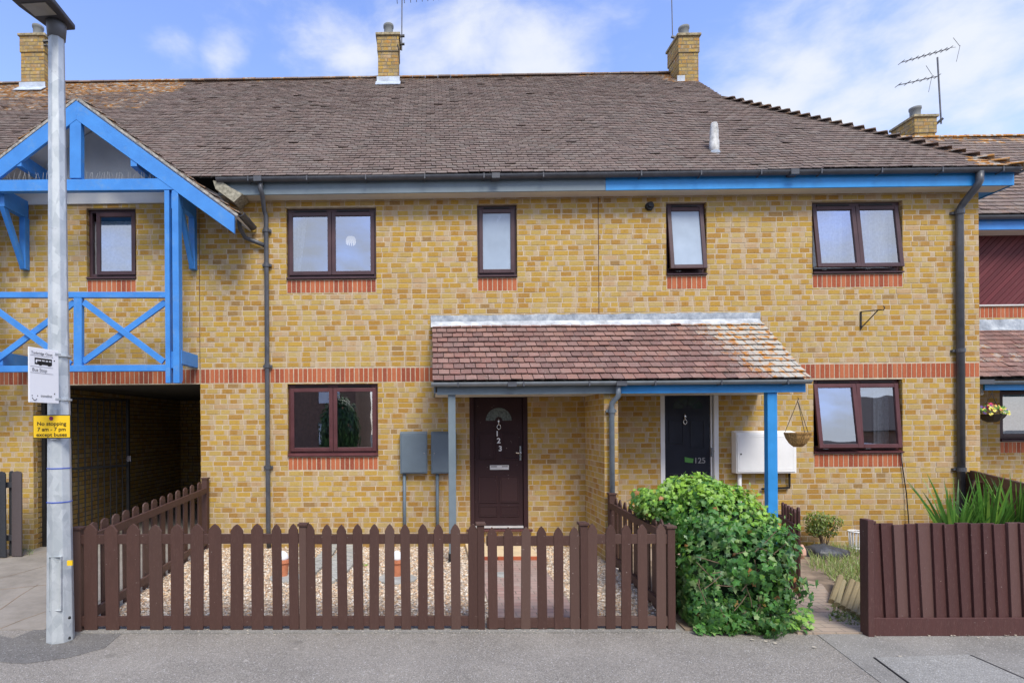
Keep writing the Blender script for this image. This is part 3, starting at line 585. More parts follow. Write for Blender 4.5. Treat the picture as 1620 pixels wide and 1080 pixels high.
window(hC, WIN['C3'], 2, (R(7.5), R(4.5)), UPVR, ROOMD, blind, wlab='lower two-light window tilted open, blind and ornaments inside')
# roofs ---------------------------------------------------------------------
SL = math.hypot(YR-YE, ZR-ZE); SD = Vector((0, YR-YE, ZR-ZE)).normalized()
def lich_main(u, s):
    t = s/SL; v = 0.0
    if t > .90: v = .25
    if u < -8.0 and t > .80: v = max(v, .9)
    elif u < -5.8 and t > .84: v = max(v, .85)
    if t > .96 and random.random() < .4: v = max(v, .55)
    if t > .86 and 5.3 < u: v = max(v, .8)
    if u < -6 and t > .62: v = max(v, .35+.3*random.random())
    if t < .06 and u > 8.2: v = .9
    return v*random.uniform(.5, 1.0)
HX, HB = 8.90, 6.05
def hip_lim(s):
    y = YE+s/SL*(YR-YE); yb = 2.66
    return (XBC, HX-(HX-HB)*(y-YE)/(yb-YE) if y < yb else HB)
def roof(parent, x0, x1, lim=None, skp=None):
    g = MB(); tiles(g, (0, YE, ZE), X_AX, SD, x0, x1, SL, .165, .107, lim, lich_main, .009, th=.013, lift=.031, skip=skp); r_ = g.build('roof', TILE, parent)
    u = MB()
    if skp:
        dxg = (APZ-ZE)/.742; u.face([(x0,YE,ZE-.004),(APX-dxg,YE,ZE-.004),(APX,YE+(APZ-ZE)/TN,APZ-.004),(x0,YR,ZR-.004)]); u.face([(APX,YE+(APZ-ZE)/TN,APZ-.004),(APX+dxg,YE,ZE-.004),(x1,YE,ZE-.004),(x1,YR,ZR-.004)]); u.face([(APX,YE+(APZ-ZE)/TN,APZ-.004),(x1,YR,ZR-.004),(x0,YR,ZR-.004)]); u.face([(x0,YR,ZR),(x1,YR,ZR),(x1,9.3,ZE),(x0,9.3,ZE)])
    elif lim is None:
        u.face([(x0,YE,ZE-.004),(x1,YE,ZE-.004),(x1,YR,ZR-.004),(x0,YR,ZR-.004)]); u.face([(x0,YR,ZR),(x1,YR,ZR),(x1,9.3,ZE),(x0,9.3,ZE)])
    else:
        u.face([(x0,YE,ZE-.004),(HX,YE,ZE-.004),(HB,2.66,ZE+TN*(2.66-YE)-.004),(HB,YR,ZR-.004),(x0,YR,ZR-.004)]); u.face([(x0,YR,ZR),(HB,YR,ZR),(HB,6.2,ZE+TN*(2.66-YE)),(HX,9.2,ZE),(x0,9.3,ZE)])
        u.face([(HX,YE,ZE-.01),(HX,9.2,ZE-.01),(HB,6.2,ZE+TN*(2.66-YE)-.01),(HB,2.66,ZE+TN*(2.66-YE)-.01)]); u.face([(HB,2.66,ZE+TN*2.99),(HB,6.2,ZE+TN*2.99),(HB,YR,ZR)])
    u.build('roof_felt', UNDER, r_)
    k = MB(); x = x0
    while x < (HB if lim else x1)-.05:
        e = min(x+.30, HB if lim else x1); z_ = ZR+.005+random.uniform(-.004, .004); c = (random.random(), random.random(), .55*random.random())
        pr = [(math.cos(t)*.115, math.sin(t)*.075-.02) for t in [R(a) for a in range(0, 181, 30)]]
        k.prism(pr, (x+.004, YR, z_), Y_AX, Z_AX, (e-x-.008, 0, 0), c); x = e
    k.build('ridge_tiles', TILE, r_, recalc=True); return r_
_ap = P(121, 158, -.64); APX, APZ = _ap.x, _ap.z
rA = roof(hA, -12.5, XAB, None, lambda u, s_: ZE+s_*SD.z < APZ+.05-.742*abs(u-APX)); rB = roof(hB, XAB, XBC); rC = roof(hC, XBC, HX, hip_lim)
# bonnet tiles down the hip and tile ends on the verge
g = MB(); hv = Vector((HB-HX, 2.66-YE, TN*2.99)); n_ = 26; hd = Vector((hv.x, hv.y, 0)).normalized(); pd = Vector((hd.y, -hd.x, 0))
for i in range(n_):
    t = (i+.0)/n_; p = Vector((HX, YE, ZE))+hv*t+Vector((0, 0, .082))-hd*.05; run = hd*.30+Vector((0, 0, .05)); c = (random.random(), random.random(), .9 if i < 3 else .15+.3*random.random())
    for sg_ in (1, -1):
        a_ = pd*sg_*.15+Vector((0, 0, -.06)); q = [p, p+a_, p+a_+run, p+run] if sg_ > 0 else [p+a_, p, p+run, p+a_+run]
        g.hexa([x-Vector((0, 0, .015)) for x in q]+q, c)
g.build('bonnet_tiles', TILE, rC, recalc=True)
# neighbour side slope tiles (seen only from elsewhere)
g = MB(); sd2 = Vector((HB-HX, 0, TN*2.99)).normalized(); tiles(g, (HX, 0, ZE), Y_AX, sd2, YE, 9.2, 4.09, .33, .33, lambda s: (YE+(2.99)*s/4.11, 9.2-3.0*s/4.11), None); g.build('side_slope_tiles', TILE, rC)
# soffits, fascias, gutters
def halfpipe(mb, p, q, r, side, n=8):
    p, q, side = Vector(p), Vector(q), Vector(side)
    prof = [(math.cos(a)*r, -math.sin(a)*r) for a in [math.pi*i/n for i in range(n+1)]]; inner = [(x*.88, z*.88) for x, z in reversed(prof)]
    mb.prism(prof+inner, p, side, Z_AX, q-p)
def eave(parent, x0, x1, fm, brk=(), lab=None):
    s = MB(); s.box(x0, x1, -.235, .02, SOF, SOF+.015); s.build('soffit', SOFFIT, parent)
    s = MB(); s.box(x0, x1, -.262, -.237, SOF-.012, SOF+.20); f_ = s.build('fascia', fm, parent, bevel=.002)
    s = MB(); halfpipe(s, (x0, -.325, SOF+.215), (x1, -.325, SOF+.215), .058, FR)
    gt = s.build('gutter', PLASTIC, parent, recalc=True); x = x0+.5
    while x < x1-.1: s = MB(); s.box(x-.010, x+.010, -.389, -.262, SOF+.150, SOF+.160); s.box(x-.010, x+.010, -.390, -.384, SOF+.155, SOF+.222); s.build('gutter_bracket', PLASTIC, gt); x += .9
    for b in brk: s = MB(); s.box(b-.06, b+.06, -.392, -.262, SOF+.145, SOF+.222); s.build('gutter_outlet', PLASTIC, gt)
eave(hA, -3.05, XAB+.12 if False else -2.9, GREYP) if False else None
XF0 = P(346, 300, -.25).x; XFB = P(958, 300, -.25).x
eave(hB, XF0, XFB-.003, GREYP, (P(410, 300, -.3).x, 1.0)); eave(hC, XFB, HX-.02, BLUEP, (5.5,))
s = MB(); s.box(HX-.045, HX-.02, -.236, 9.0, SOF-.012, SOF+.20); s.box(XR-.0, HX-.046, .022, 9.0, SOF, SOF+.012); s.build('side_fascia', BLUEP, hC)
s = MB(); halfpipe(s, (HX+.045, -.30, SOF+.215), (HX+.045, 9.0, SOF+.215), .058, X_AX); s.build('side_gutter', PLASTIC, hC, recalc=True)
s = MB(); p0 = P(345, 297, -.28); s.prism([(P(a_, b_, -.30).x, P(a_, b_, -.30).z) for a_, b_ in ((338, 287), (342, 300), (371, 321), (385, 308), (366, 298), (352, 289))], (0, -.33, 0), X_AX, Z_AX, (0, .30, 0)); s.build('mortar_verge', plain('lichen_mortar', (.33, .31, .24), .95, .35, 25, .6), hB, recalc=True)
# downpipes
def pipe(name, pts, r, mat, parent, clips=(), cy=0.0):
    s = MB(); s.tube(pts, r, 14); o = s.build(name, mat, parent, smooth=True)
    for (x, y, z) in clips: s = MB(); s.tube([(x, y, z-.03), (x, y, z+.03)], r*1.28, 14); s.box(x-r*2.0, x+r*2.0, y+r*.4, y+r*1.3, z-.018, z+.018); s.build('pipe_clip', mat, o)
    return o
a = P(412, 293, -.325); b = P(421, 340, -.06)
pipe('downpipe', [(a.x, -.325, SOF+.17), (a.x, -.325, SOF+.05), (a.x+.02, -.30, SOF-.02), (b.x-.02, -.09, b.z+.06), (b.x, -.06, b.z-.02), (b.x+.0, -.06, .35), (b.x+.01, -.06, .02)], .036, PLASTIC, hB, [(b.x, -.06, z) for z in (5.05, 4.5, 2.9, 1.3)])
a = P(1550, 290, -.325); b = P(1518, 330, -.06)
pipe('downpipe', [(a.x, -.325, SOF+.17), (a.x, -.325, SOF+.03), (a.x-.02, -.30, SOF-.04), (b.x+.03, -.09, b.z+.07), (b.x, -.06, b.z-.02), (b.x, -.06, .02)], .050, PLASTIC, hC, [(b.x, -.06, z) for z in (5.20, 3.05, 1.2)])
p1, p2, p3, p4 = P(377, 342, -.35), P(380, 362, -.25), P(388, 376, -.08), P(418, 388, -.06)
pipe('branch_pipe', [p1, p2, p3, (p3+p4)/2, p4], .034, PLASTIC, hA, [])
# chimneys
def chimney(parent, x0, x1, y0, dp, ztop, zb, pot='round', flash=True, old=True):
    b_, m_ = MB(), MB(); zc = ztop-.06
    for (z0, z1, e) in ((zb, zc-.36, 0), (zc-.36, zc, .018)):
        bricks(b_, m_, (0, y0-e, 0), X_AX, FR, x0-e, x1+e, z0, z1, (), .11, flemish=False); bricks(b_, m_, (x0-e, 0, 0), Y_AX, -X_AX, y0-e, y0+dp+e, z0, z1, (), .05, flemish=False); bricks(b_, m_, (x1+e, 0, 0), Y_AX, X_AX, y0-e, y0+dp+e, z0, z1, (), .05, flemish=False)
        m_.box(x0-e+.012, x1+e-.012, y0-e+.012, y0+dp+e, z0, z1)
    c_ = b_.build('chimney', BRICK_OLD, parent); m_.build('mortar_joints', plain('shade_tinted_mortar2', (.20, .17, .12), .95), c_)
    s = MB(); s.box(x0-.05, x1+.05, y0-.05, y0+dp+.05, zc, ztop); s.build('cap_slab', plain('lichen_concrete', (.32, .27, .17), .95, .35, 14, .5), c_, bevel=.01)
    s = MB(); cx = (x0+x1)/2; s.lathe([(.115, 0), (.115, .05), (.10, .07), (.105, .24), (.12, .26), (.12, .31), (.09, .315), (.085, .20)], (cx, y0+dp*.42, ztop), 20); s.build('chimney_pot', PLASTIC if pot == 'dark' else plain('grey_clay', (.17, .18, .18), .8), c_, smooth=True)
    if flash: zf = ZE+TN*(y0-YE); s = MB(); s.box(x0-.03, x1+.03, y0-.024, y0-.014, zf-.0, zf+.17); s.obox((x0-.05, y0-.20, zf-.13), (x1-x0+.1, 0, 0), (0, .19, .18), (0, -.008, .012)); s.build('lead_flashing', plain('pale_lead', (.44, .50, .58), .55, .2), c_)
    return c_
chimney(hA, P(33, 90, 3.9).x, P(70, 90, 3.9).x, 3.9, .45, P(60, 54, 3.9).z, 9.6)
chimney(hB, P(598, 90, 3.9).x, P(630, 90, 3.9).x, 3.9, .45, P(615, 53, 3.9).z, 9.6)
cC = chimney(hC, P(1074, 90, 3.75).x, P(1105, 90, 3.75).x, 3.75, .55, P(1090, 54, 3.75).z, 9.3, flash=False)
s = MB(); p = P(1079, 124, 3.70); s.box(p.x-.10, p.x+.07, 3.71, 3.725, p.z-.08, p.z+.07); s.build('lead_flashing', bpy.data.materials['pale_lead'], cC)
# flue, vent
fb = P(1130, 243, .31); s = MB(); s.lathe([(.075, -.1), (.075, .2), (.066, .205), (.066, .36), (.055, .47), (.04, .50)], (fb.x, .31, fb.z), 18); fl = s.build('flue_pipe', plain('pale_flue_metal', (.47, .47, .45), .6, .3, 14), hC, smooth=True)
s = MB(); s.lathe([(.14, -.16), (.10, -.02), (.078, .03)], (fb.x, .31, fb.z), 18); s.build('flue_collar', LEAD, fl, smooth=True)
p = P(1027, 327, 0); s = MB(); s.tube([(p.x, -.001, p.z), (p.x, -.05, p.z)], [.068, .060], 20); s.tube([(p.x, -.05, p.z+.012), (p.x, -.075, p.z+.012)], [.045, .040], 20); s.build('wall_vent', DARK, hC, smooth=False)
# gable roof over the balcony frame
SF = lambda y: F/(D0+y)
YB = -.64; AP = P(121, 158, YB); tg = .742; XE = P(374, 345, YB).x; XG0 = 2*AP.x-XE
gA = MB(); gu = MB()
for sg in (1, -1):
    n = 14
    ln = (XE-AP.x)/math.cos(math.atan(tg)); dirv = Vector((sg*math.cos(math.atan(tg)), 0, -math.sin(math.atan(tg)))); nrm = Vector((sg*math.sin(math.atan(tg)), 0, math.cos(math.atan(tg))))
    for i in range(n):
        s0, s1 = ln*i/n, ln*(i+1)/n; zmid = AP.z-s0*math.sin(math.atan(tg)); ym = max(.0, (zmid-ZE)/TN+YE+.05) if zmid > SOF else .0
        p = AP+dirv*s0; q = AP+dirv*s1; w = YB
        while w < ym:
            e = min(w+.165, ym); jz = random.uniform(0, .006)
            A, B, C_, D_ = Vector((p.x, w+.003, p.z)), Vector((q.x, w+.003, q.z)), Vector((q.x, e-.003, q.z)), Vector((p.x, e-.003, p.z)); lo = nrm*(.052+jz); hi = nrm*(.075+jz)
            c = (random.random(), random.random(), .5*random.random())
            top = [A+nrm*.036, B+lo*1.25, C_+lo*1.25, D_+nrm*.036]; gA.hexa(top+[x+nrm*.014 for x in top], c); w = e
        gu.hexa([Vector((p.x, YB+.02, p.z)), Vector((q.x, YB+.02, q.z)), Vector((q.x, ym, q.z)), Vector((p.x, ym, p.z))]+[Vector((x, y, z))+nrm*.022 for x, y, z in ((p.x, YB+.02, p.z), (q.x, YB+.02, q.z), (q.x, ym, q.z), (p.x, ym, p.z))])
gr = gA.build('gable_roof', TILE, hA, recalc=True); gu.build('gable_boarding', WHITEP, gr, recalc=True)
s = MB()
for sg in (1, -1):
    q = AP+Vector((sg*(XE-AP.x), 0, -(XE-AP.x)*tg)); nr = Vector((sg*math.sin(math.atan(tg)), 0, math.cos(math.atan(tg)))); s.bar(AP+nr*.026+Vector((0, .03, 0)), q+nr*.026+Vector((0, .03, 0)), .035, .05, Y_AX)
s.build('verge_cement', plain('grey_verge_cement', (.36, .34, .30), .95, .35, 20, .6), gr)
# wall above the soffit line and white panel in the gable
s = MB(); s.prism([(XG0+.3, SOF-.02), (XE-.3, SOF-.02), (XE-.36, SOF+.02), (AP.x, AP.z-.06), (XG0+.36, SOF+.02)], (0, -.03, 0), X_AX, Z_AX, (0, .028, 0)); s.build('gable_panel', WHITEP, hA, recalc=True)
s = MB(); halfpipe(s, (XE+.05, YB+.02, P(374, 338, YB).z+.03), (XE+.05, -.02, P(374, 338, YB).z+.03), .058, X_AX); s.build('gable_gutter', PLASTIC, hA, recalc=True)
# ================================================================== BLUE TIMBER FRAME
YF = -.60
fr = thing('timber_balcony_frame', 'bright blue timber gable frame with crossed balcony rail over the passage', 'timber frame', (AP.x, -.3, 2.6))
def fbar(name, a, b, wpx, dp=.07, Y=YF, c=None, ends=0):
    p, q = P(a[0], a[1], Y), P(b[0], b[1], Y); g = MB(); g.bar(p, q, wpx/SF(Y), dp, Y_AX); return g.build(name, BLUEF, fr, bevel=.004)
bw = 24/SF(YB)
for sg in (1, -1):
    g = MB(); q = AP+Vector((sg*(XE-AP.x-.03), 0, -(XE-AP.x-.03)*tg)); dn = Vector((0, 0, -1))
    a0, a1 = AP+dn*.02, q+dn*.02; th_ = bw*math.hypot(1, tg)
    pts = [a0, a1, a1+dn*(th_*.92), a0+dn*th_]
    g.hexa([Vector((x.x, YB-.01, x.z)) for x in (pts[0], pts[1], pts[2], pts[3])]+[Vector((x.x, YB+.035, x.z)) for x in pts]); g.build('bargeboard', BLUEF, fr, bevel=.003, recalc=True)
fbar('tie_beam', (-130, 297), (292, 293), 18, .09, YF)
fbar('king_post', (122, 186), (122, 284), 18, .09, YF)
for u in (213, 31):    # purlin ends
    p = P(u, 254, YB+.03); g = MB(); g.box(p.x-.047, p.x+.047, YB-.0, -.03, p.z-.10, p.z+.10); g.build('purlin', BLUEF, fr, bevel=.004)
def twin_post(ul, ur, vt, vb):
    for a, b in ((ul, ul+9.5), (ur-13, ur-1)):
        p, q = P(a, vt, YF), P(b, vb, YF); g = MB(); x0, x1, z0, z1 = p.x, q.x, P(a, vb, YF).z, p.z
        g.prism([(YF-.045, z0), (YF+.035, z0), (YF+.075, z0+.06), (YF+.075, z1), (YF-.045, z1)], (x0, 0, 0), Y_AX, Z_AX, (x1-x0, 0, 0)); g.build('post', BLUEF, fr, bevel=.003, recalc=True)
    for v0, v1 in ((303, 330), (556, 582)):
        p, q = P(ul+9, v0, YF), P(ur-12, v1, YF); g = MB(); g.box(p.x+.003, q.x-.003, YF-.01, YF+.05, q.z, p.z); g.build('spacer_block', BLUEF, fr)
twin_post(262, 287, 303, 606)
xm = P(122, 520, YF).x; pl, pr_ = P(262, 600, YF), P(287, 300, YF); mir = 2*xm
for a, b in ((pl.x, pl.x+.085), (pr_.x-.12, pr_.x-.01)):
    g = MB(); g.box(mir-b, mir-a, YF-.045, YF+.075, 2.56, 5.30); g.build('post', BLUEF, fr, bevel=.003)
fbar('top_rail', (-30, 467), (264, 467), 9, .08); fbar('bottom_rail', (-30, 584), (264, 582), 10, .08); fbar('rail_post', (125, 470), (125, 580), 13, .07)
for (a, b, dy) in (((133, 478), (259, 572), -.018), ((132, 572), (262, 478), .018), ((-22, 478), (112, 576), -.018), ((-20, 580), (118, 478), .018)):
    p, q = P(a[0], a[1], YF+dy), P(b[0], b[1], YF+dy); g = MB(); g.bar(p, q, .088, .036, Y_AX); g.build('cross_brace', BLUEF, fr, bevel=.002)
# cantilever beams back to the wall and knee brackets
for uw, zl in ((312, 1), (47, -1)):
    x = P(uw, 380, 0).x; xl = x-.095
    b0, b1 = P(uw, 571-9, -.02), P(uw, 571+11, -.02)
    g = MB(); g.box(xl, x, YF+.02, -.002, P(300, 582, 0).z, P(300, 562, 0).z); g.build('floor_beam', BLUEF, fr, bevel=.003)
    zt, zm, zb_ = P(uw, 322, 0).z, P(uw, 347, 0).z, P(uw, 428, 0).z
    g = MB(); g.box(xl, x, YF+.076, -.02, zm, zt+.02); g.build('eaves_beam', BLUEF, fr, bevel=.003)
    g = MB(); g.box(xl, x, -.10, -.002, zb_, zm-.002); g.build('wall_strut', BLUEF, fr, bevel=.003)
    g = MB(); g.prism([(-.10, zb_+.0), (-.10, zb_+.14), (YF+.17, zm-.003), (YF+.076, zm-.003)], (xl+.012, 0, 0), Y_AX, Z_AX, (.07, 0, 0)); g.build('knee_brace', BLUEF, fr, bevel=.003, recalc=True)
# anti-bird spikes along the tie beam
STW = plain('steel_wire', (.45, .44, .40), .4, .1, 5, 0, .5)
g = MB()
for i in range(58):
    u = -10+i*4.6+random.uniform(-1, 1)
    if 108 < u < 135:
        if g.v and u > 125: g.build('bird_spikes', STW, fr); g = MB()
        continue
    p = P(u, 286, YF); h = random.uniform(.10, .14); g.tube([(p.x, YF, p.z), (p.x+random.uniform(-.03, .03), YF+random.uniform(-.03, .03), p.z+h)], .0022, 4)
g.build('bird_spikes', STW, fr)
# ================================================================== PORCH CANOPY
YC = -1.147; ZT, ZB = P(900, 512, 0).z, P(900, 603, YC).z
XC0, XC1 = P(684, 560, -.5).x, P(1202, 505, 0).x
can = thing('porch_canopy', 'long lean-to porch roof of red brown tiles over both front doors', 'canopy', ((XC0+XC1)/2, -.5, 2.4))
sdp = Vector((0, -YC, ZT-ZB)); SP = sdp.length
def lich_p(u, s): 
    k = (u-3.6)/1.1+(s/SP-.5)*.5
    return min(1, max(0, k))*random.uniform(.6, 1.0)
g = MB(); tiles(g, (0, YC, ZB), X_AX, sdp, XC0, XC1, SP, .155, .138, lambda s: (XC0, XC1), lich_p, .002, lift=.046); rp = g.build('canopy_roof', TILE_P, can)
g = MB(); g.obox((XC0+.01, YC+.06, ZB-.035), (XC1-XC0-.03, 0, 0), (0, -YC-.065, (ZT-ZB)*.95), (0, -.01, .02)); g.build('canopy_boarding', UNDER, rp)
g = MB(); g.prism([(YC+.11, 2.385), (-.015, 2.385), (-.015, ZT-.08), (YC+.11, ZB-.04)], (XC1-.055, 0, 0), Y_AX, Z_AX, (.02, 0, 0)); g.build('canopy_cheek', GREYP, can, recalc=True)
g = MB(); g.prism([(YC+.11, 2.385), (-.015, 2.385), (-.015, ZT-.08), (YC+.11, ZB-.04)], (XC0+.02, 0, 0), Y_AX, Z_AX, (.02, 0, 0)); g.build('canopy_cheek', GREYP, can, recalc=True)
g = MB(); g.box(XC0+.04, XC1-.06, YC+.125, -.015, 2.385, 2.40); g.build('canopy_ceiling', WHITEP, can)
def wavy_strip(mb, x0, x1, y0, z0, y1, z1, n, j):
    pr = None
    for i in range(n+1):
        x = x0+(x1-x0)*i/n; a, b = random.uniform(-j, j), random.uniform(-j, j)
        cur = [Vector((x, y0, z0+a)), Vector((x, y1, z1+b)), Vector((x, y1+.008, z1+b)), Vector((x, y0+.008, z0+a))]
        if pr: mb.hexa([pr[0], cur[0], cur[3], pr[3], pr[1], cur[1], cur[2], pr[2]])
        pr = cur
g = MB(); zf = P(900, 497, 0).z; wavy_strip(g, XC0-.02, XC1, -.022, ZT+.03, -.014, zf, 46, .006); g.build('wall_flashing', LEAD, can, recalc=True)
g = MB(); wavy_strip(g, XC0-.02, XC1-.02, -.11, ZT-.055, -.028, ZT+.045, 40, .004); g.build('apron_flashing', plain('bright_lead', (.47, .50, .53), .5, .3, 6), can, recalc=True)
XM = P(982, 610, YC+.1).x
FZ0, FZ1 = P(900, 623, -1.04).z, P(900, 606, -1.04).z
g = MB(); g.box(XC0+.06, XM-.003, -1.06, -1.025, FZ0, FZ1); g.build('fascia', GREYP, can, bevel=.002)
g = MB(); g.box(XM, XC1-.0, -1.06, -1.025, FZ0, FZ1); g.build('fascia', BLUEP, can, bevel=.002)
GUTS = plain('silver_grey_gutter', (.24, .27, .29), .35, .1, 8)
g = MB(); halfpipe(g, (XC0-.02, -1.125, FZ1+.015), (XC1+.02, -1.125, FZ1+.015), .055, FR); gt = g.build('gutter', GUTS, can, recalc=True)
x = XC0+.35
while x < XC1: g = MB(); g.box(x-.010, x+.010, -1.185, -1.06, FZ1-.048, FZ1-.040); g.box(x-.010, x+.010, -1.186, -1.178, FZ1-.045, FZ1+.020); g.build('gutter_bracket', PLASTIC, gt); x += .9
for a_, b_ in ((XM-.10, XM+.04), (1.05, 1.17)): g = MB(); g.box(a_, b_, -1.187, -1.06, FZ1-.05, FZ1+.015); g.build('gutter_union', PLASTIC, gt)
def cpost(u, wpx, mat, zb=.04, extra=False):
    c_ = P(u, 700, -.98); h = wpx/SF(-.98)/2; g = MB(); g.box(c_.x-h, c_.x+h, -.98-.05, -.98+.04, zb, FZ0+.03); o = g.build('post', mat, can, bevel=.004)
    g = MB(); g.box(c_.x-h-.008, c_.x+h-.02, -.98-.058, -.98+.04, .0, .14); g.build('post_shoe', IRON, o)
cpost(715, 11.5, GREYP); cpost(1219, 15, BLUEP)
dx = P(970, 700, -1.1).x
pipe('downpipe', [(XM-.06, -1.125, FZ1-.03), (XM-.06, -1.12, FZ0-.04), (dx, -1.06, FZ0-.13), (dx, -1.05, FZ0-.2), (dx, -1.05, .05)], .036, PLASTG, can, [(dx, -1.05, FZ0-.24)])
# party wall under the canopy
NX0, NX1 = P(957, 760, -1.0).x, P(979, 760, -1.0).x
g, gm = MB(), MB()
bricks(g, gm, (NX0, 0, 0), Y_AX, -X_AX, -.99, -.0, 0, 2.384, (), .05, flemish=False); bricks(g, gm, (NX1, 0, 0), Y_AX, X_AX, -.99, -.0, 0, 2.384, (), .05, flemish=False)
bricks(g, gm, (0, -.99, 0), X_AX, FR, NX0, NX1, 0, 2.384, (), .0, flemish=False)
gm.box(NX0+.01, NX1-.01, -.982, -.001, 0, 2.384)
nw = tag(g.build('porch_party_wall', BRICK), 'short yellow brick wall standing between the two front doors', 'wall'); gm.build('mortar_joints', MORTAR, nw)
# ================================================================== DOORS
def rectframe(mb, x0, x1, z0, z1, w, y0, y1, bottom=True):
    mb.box(x0, x0+w, y0, y1, z0, z1); mb.box(x1-w, x1, y0, y1, z0, z1); mb.box(x0+w, x1-w, y0, y1, z1-w, z1)
    if bottom: mb.box(x0+w, x1-w, y0, y1, z0, z0+w)
x0, x1, z0, z1 = DR1; g = MB(); rectframe(g, x0, x1, z0+.03, z1, .07, .0, .10, False); dr = g.build('front_door', DOORM, hB, bevel=.004, label='dark mahogany front door numbered 123')
g = MB(); g.box(x0+.075, x1-.075, .035, .08, z0+.075, z1-.075); g.build('door_leaf', DOORM, dr, bevel=.003)
g = MB(); g.box(x0+.08, x1-.08, -.015, .05, z0+.045, z0+.072); g.build('threshold', SILV, dr); g = MB(); g.box(x0-.06, x1+.06, -.06, .09, z0-.005, z0+.028); g.build('door_sill', UPVR, dr, bevel=.004)
# raised panels
def pxr(u, v, Y=0.): p = P(u, v, Y); return p.x, p.z
g = MB(); cx = (x0+x1)/2
def panel(a, b, c, d, yy=.024):
    g = MB(); rectframe(g, a, b, c, d, .020, yy, .040); g.box(a+.02, b-.02, yy+.007, .040, c+.02, d-.02); g.build('moulded_panel', DOORM, dr, bevel=.004)
zz = lambda v: P(790, v, .03).z
panel(x0+.14, cx-.02, zz(795), zz(752)); panel(cx+.02, x1-.14, zz(795), zz(752)); panel(x0+.14, cx-.02, zz(817), zz(799)); panel(cx+.02, x1-.14, zz(817), zz(799))
panel(x0+.14, cx-.05, zz(727), zz(684)); panel(cx+.05, x1-.14, zz(727), zz(684))
p = P(789, 665, .03); g = MB(); arc = [(math.cos(t)*.205, math.sin(t)*.205) for t in [math.pi*i/16 for i in range(17)]]; inn = [(math.cos(t)*.06, math.sin(t)*.06) for t in [math.pi*i/8 for i in range(8, -1, -1)]]
g.prism([(p.x+a*1.0-p.x, b) for a, b in arc]+inn, (p.x, .036, p.z), X_AX, Z_AX, (0, -.008, 0)); g.build('fanlight', plain('obscured_fan_glass', (.13, .16, .15), .2, .3, 30), dr, recalc=True)
def knocker(par, u, v, mat, Y=.03):
    k = P(u, v, Y); g = MB(); ring_ = [(k.x+math.cos(t)*.028, Y-.018, k.z-.02+math.sin(t)*.036) for t in [math.pi*2*i/14 for i in range(15)]]; g.tube(ring_, .008, 6); g.lathe([(.004, 0), (.014, .03), (.018, .06), (.006, .10)], (k.x, Y-.012, k.z+.01), 8); g.lathe([(.012, 0), (.016, .012), (.004, .02)], (k.x, Y-.02, k.z-.065), 8); g.build('knocker', mat, par, smooth=True)
knocker(dr, 789, 673, CHROME)
for s_, u, v in (('1', 786.5, 686), ('2', 789, 697), ('3', 791.5, 709.5)):
    k = P(u, v, .028); text('door_number', s_, .115, (k.x, .028, k.z), X_AX, Z_AX, WHT, dr, .003)
k = P(790, 739, .03); g = MB(); rectframe(g, k.x-.15, k.x+.15, k.z-.035, k.z+.035, .014, .018, .036); g.box(k.x-.135, k.x+.135, .024, .036, k.z-.02, k.z+.008); g.box(k.x-.04, k.x+.04, .016, .03, k.z-.02, k.z+.02); g.build('letterbox', SILV, dr)
k = P(823, 716, .03); g = MB(); g.box(k.x-.014, k.x+.014, .014, .034, k.z-.12, k.z+.11); g.tube([(k.x, .02, k.z), (k.x, -.03, k.z), (k.x-.03, -.035, k.z+.0), (k.x-.075, -.03, k.z+.01)], .012, 8); g.lathe([(.016, 0), (.016, .01)], (k.x, .012, k.z-.09), 8); g.build('handle', CHROME, dr)
# door 125
x0, x1, z0, z1 = DR2; g = MB(); rectframe(g, x0, x1, z0+.03, z1, .07, -.004, .10, False); dr = g.build('front_door', WHT, hC, bevel=.004, label='black front door numbered 125 in a white frame')
g = MB(); g.box(x0+.075, x1-.115, .045, .085, z0+.05, z1-.075); g.build('door_leaf', DOORB, dr, bevel=.003)
g = MB(); g.box(x1-.108, x1-.088, .03, .085, z0+.05, z1-.075); g.build('door_edge', WHT, dr)
g = MB(); cx = (x0+x1-.04)/2
def panel2(a, b, c, d):
    g = MB(); rectframe(g, a, b, c, d, .018, .036, .05); g.box(a+.018, b-.018, .042, .05, c+.018, d-.018); g.build('moulded_panel', DOORB, dr, bevel=.003)
panel2(x0+.15, cx-.05, 1.62, 2.0); panel2(cx+.05, x1-.2, 1.55, 2.0); panel2(x0+.15, cx-.03, .55, 1.15); panel2(cx+.03, x1-.2, .55, 1.15)
for i in range(4):
    a0, a1 = math.pi*(i+.08)/4, math.pi*(i+.92)/4; g = MB(); q = P(1088, 647, .04); pl_ = [(math.cos(a)*.24, math.sin(a)*.21) for a in [a0+(a1-a0)*j/5 for j in range(6)]]+[(math.cos(a)*.08, math.sin(a)*.07) for a in (a1, a0)]
    g.prism(pl_, (q.x, .046, q.z), X_AX, Z_AX, (0, -.006, 0)); g.build('fanlight', plain('green_fan_glass', (.03, .045, .035), .15), dr, recalc=True)
knocker(dr, 1083, 665, CHROME, .04); k = P(1107, 728.5, .038); text('door_number', '125', .125, (k.x, .038, k.z), X_AX, Z_AX, plain('aged_silver', (.33, .33, .34), .4), dr, .001)
k = P(1090, 727, .038); g = MB(); g.prism([(-.065, -.035), (.0, -.045), (.06, -.05), (.07, .02), (.03, .025), (-.07, .045)], (k.x, .040, k.z), X_AX, Z_AX, (0, -.004, 0)); g.build('leaflet', plain('green_paper', (.09, .28, .06), .6), dr, recalc=True)
k = P(1126, 715, .02); g = MB(); g.box(k.x-.012, k.x+.01, .005, .03, k.z-.07, k.z+.07); g.build('lock_plate', CHROME, dr)
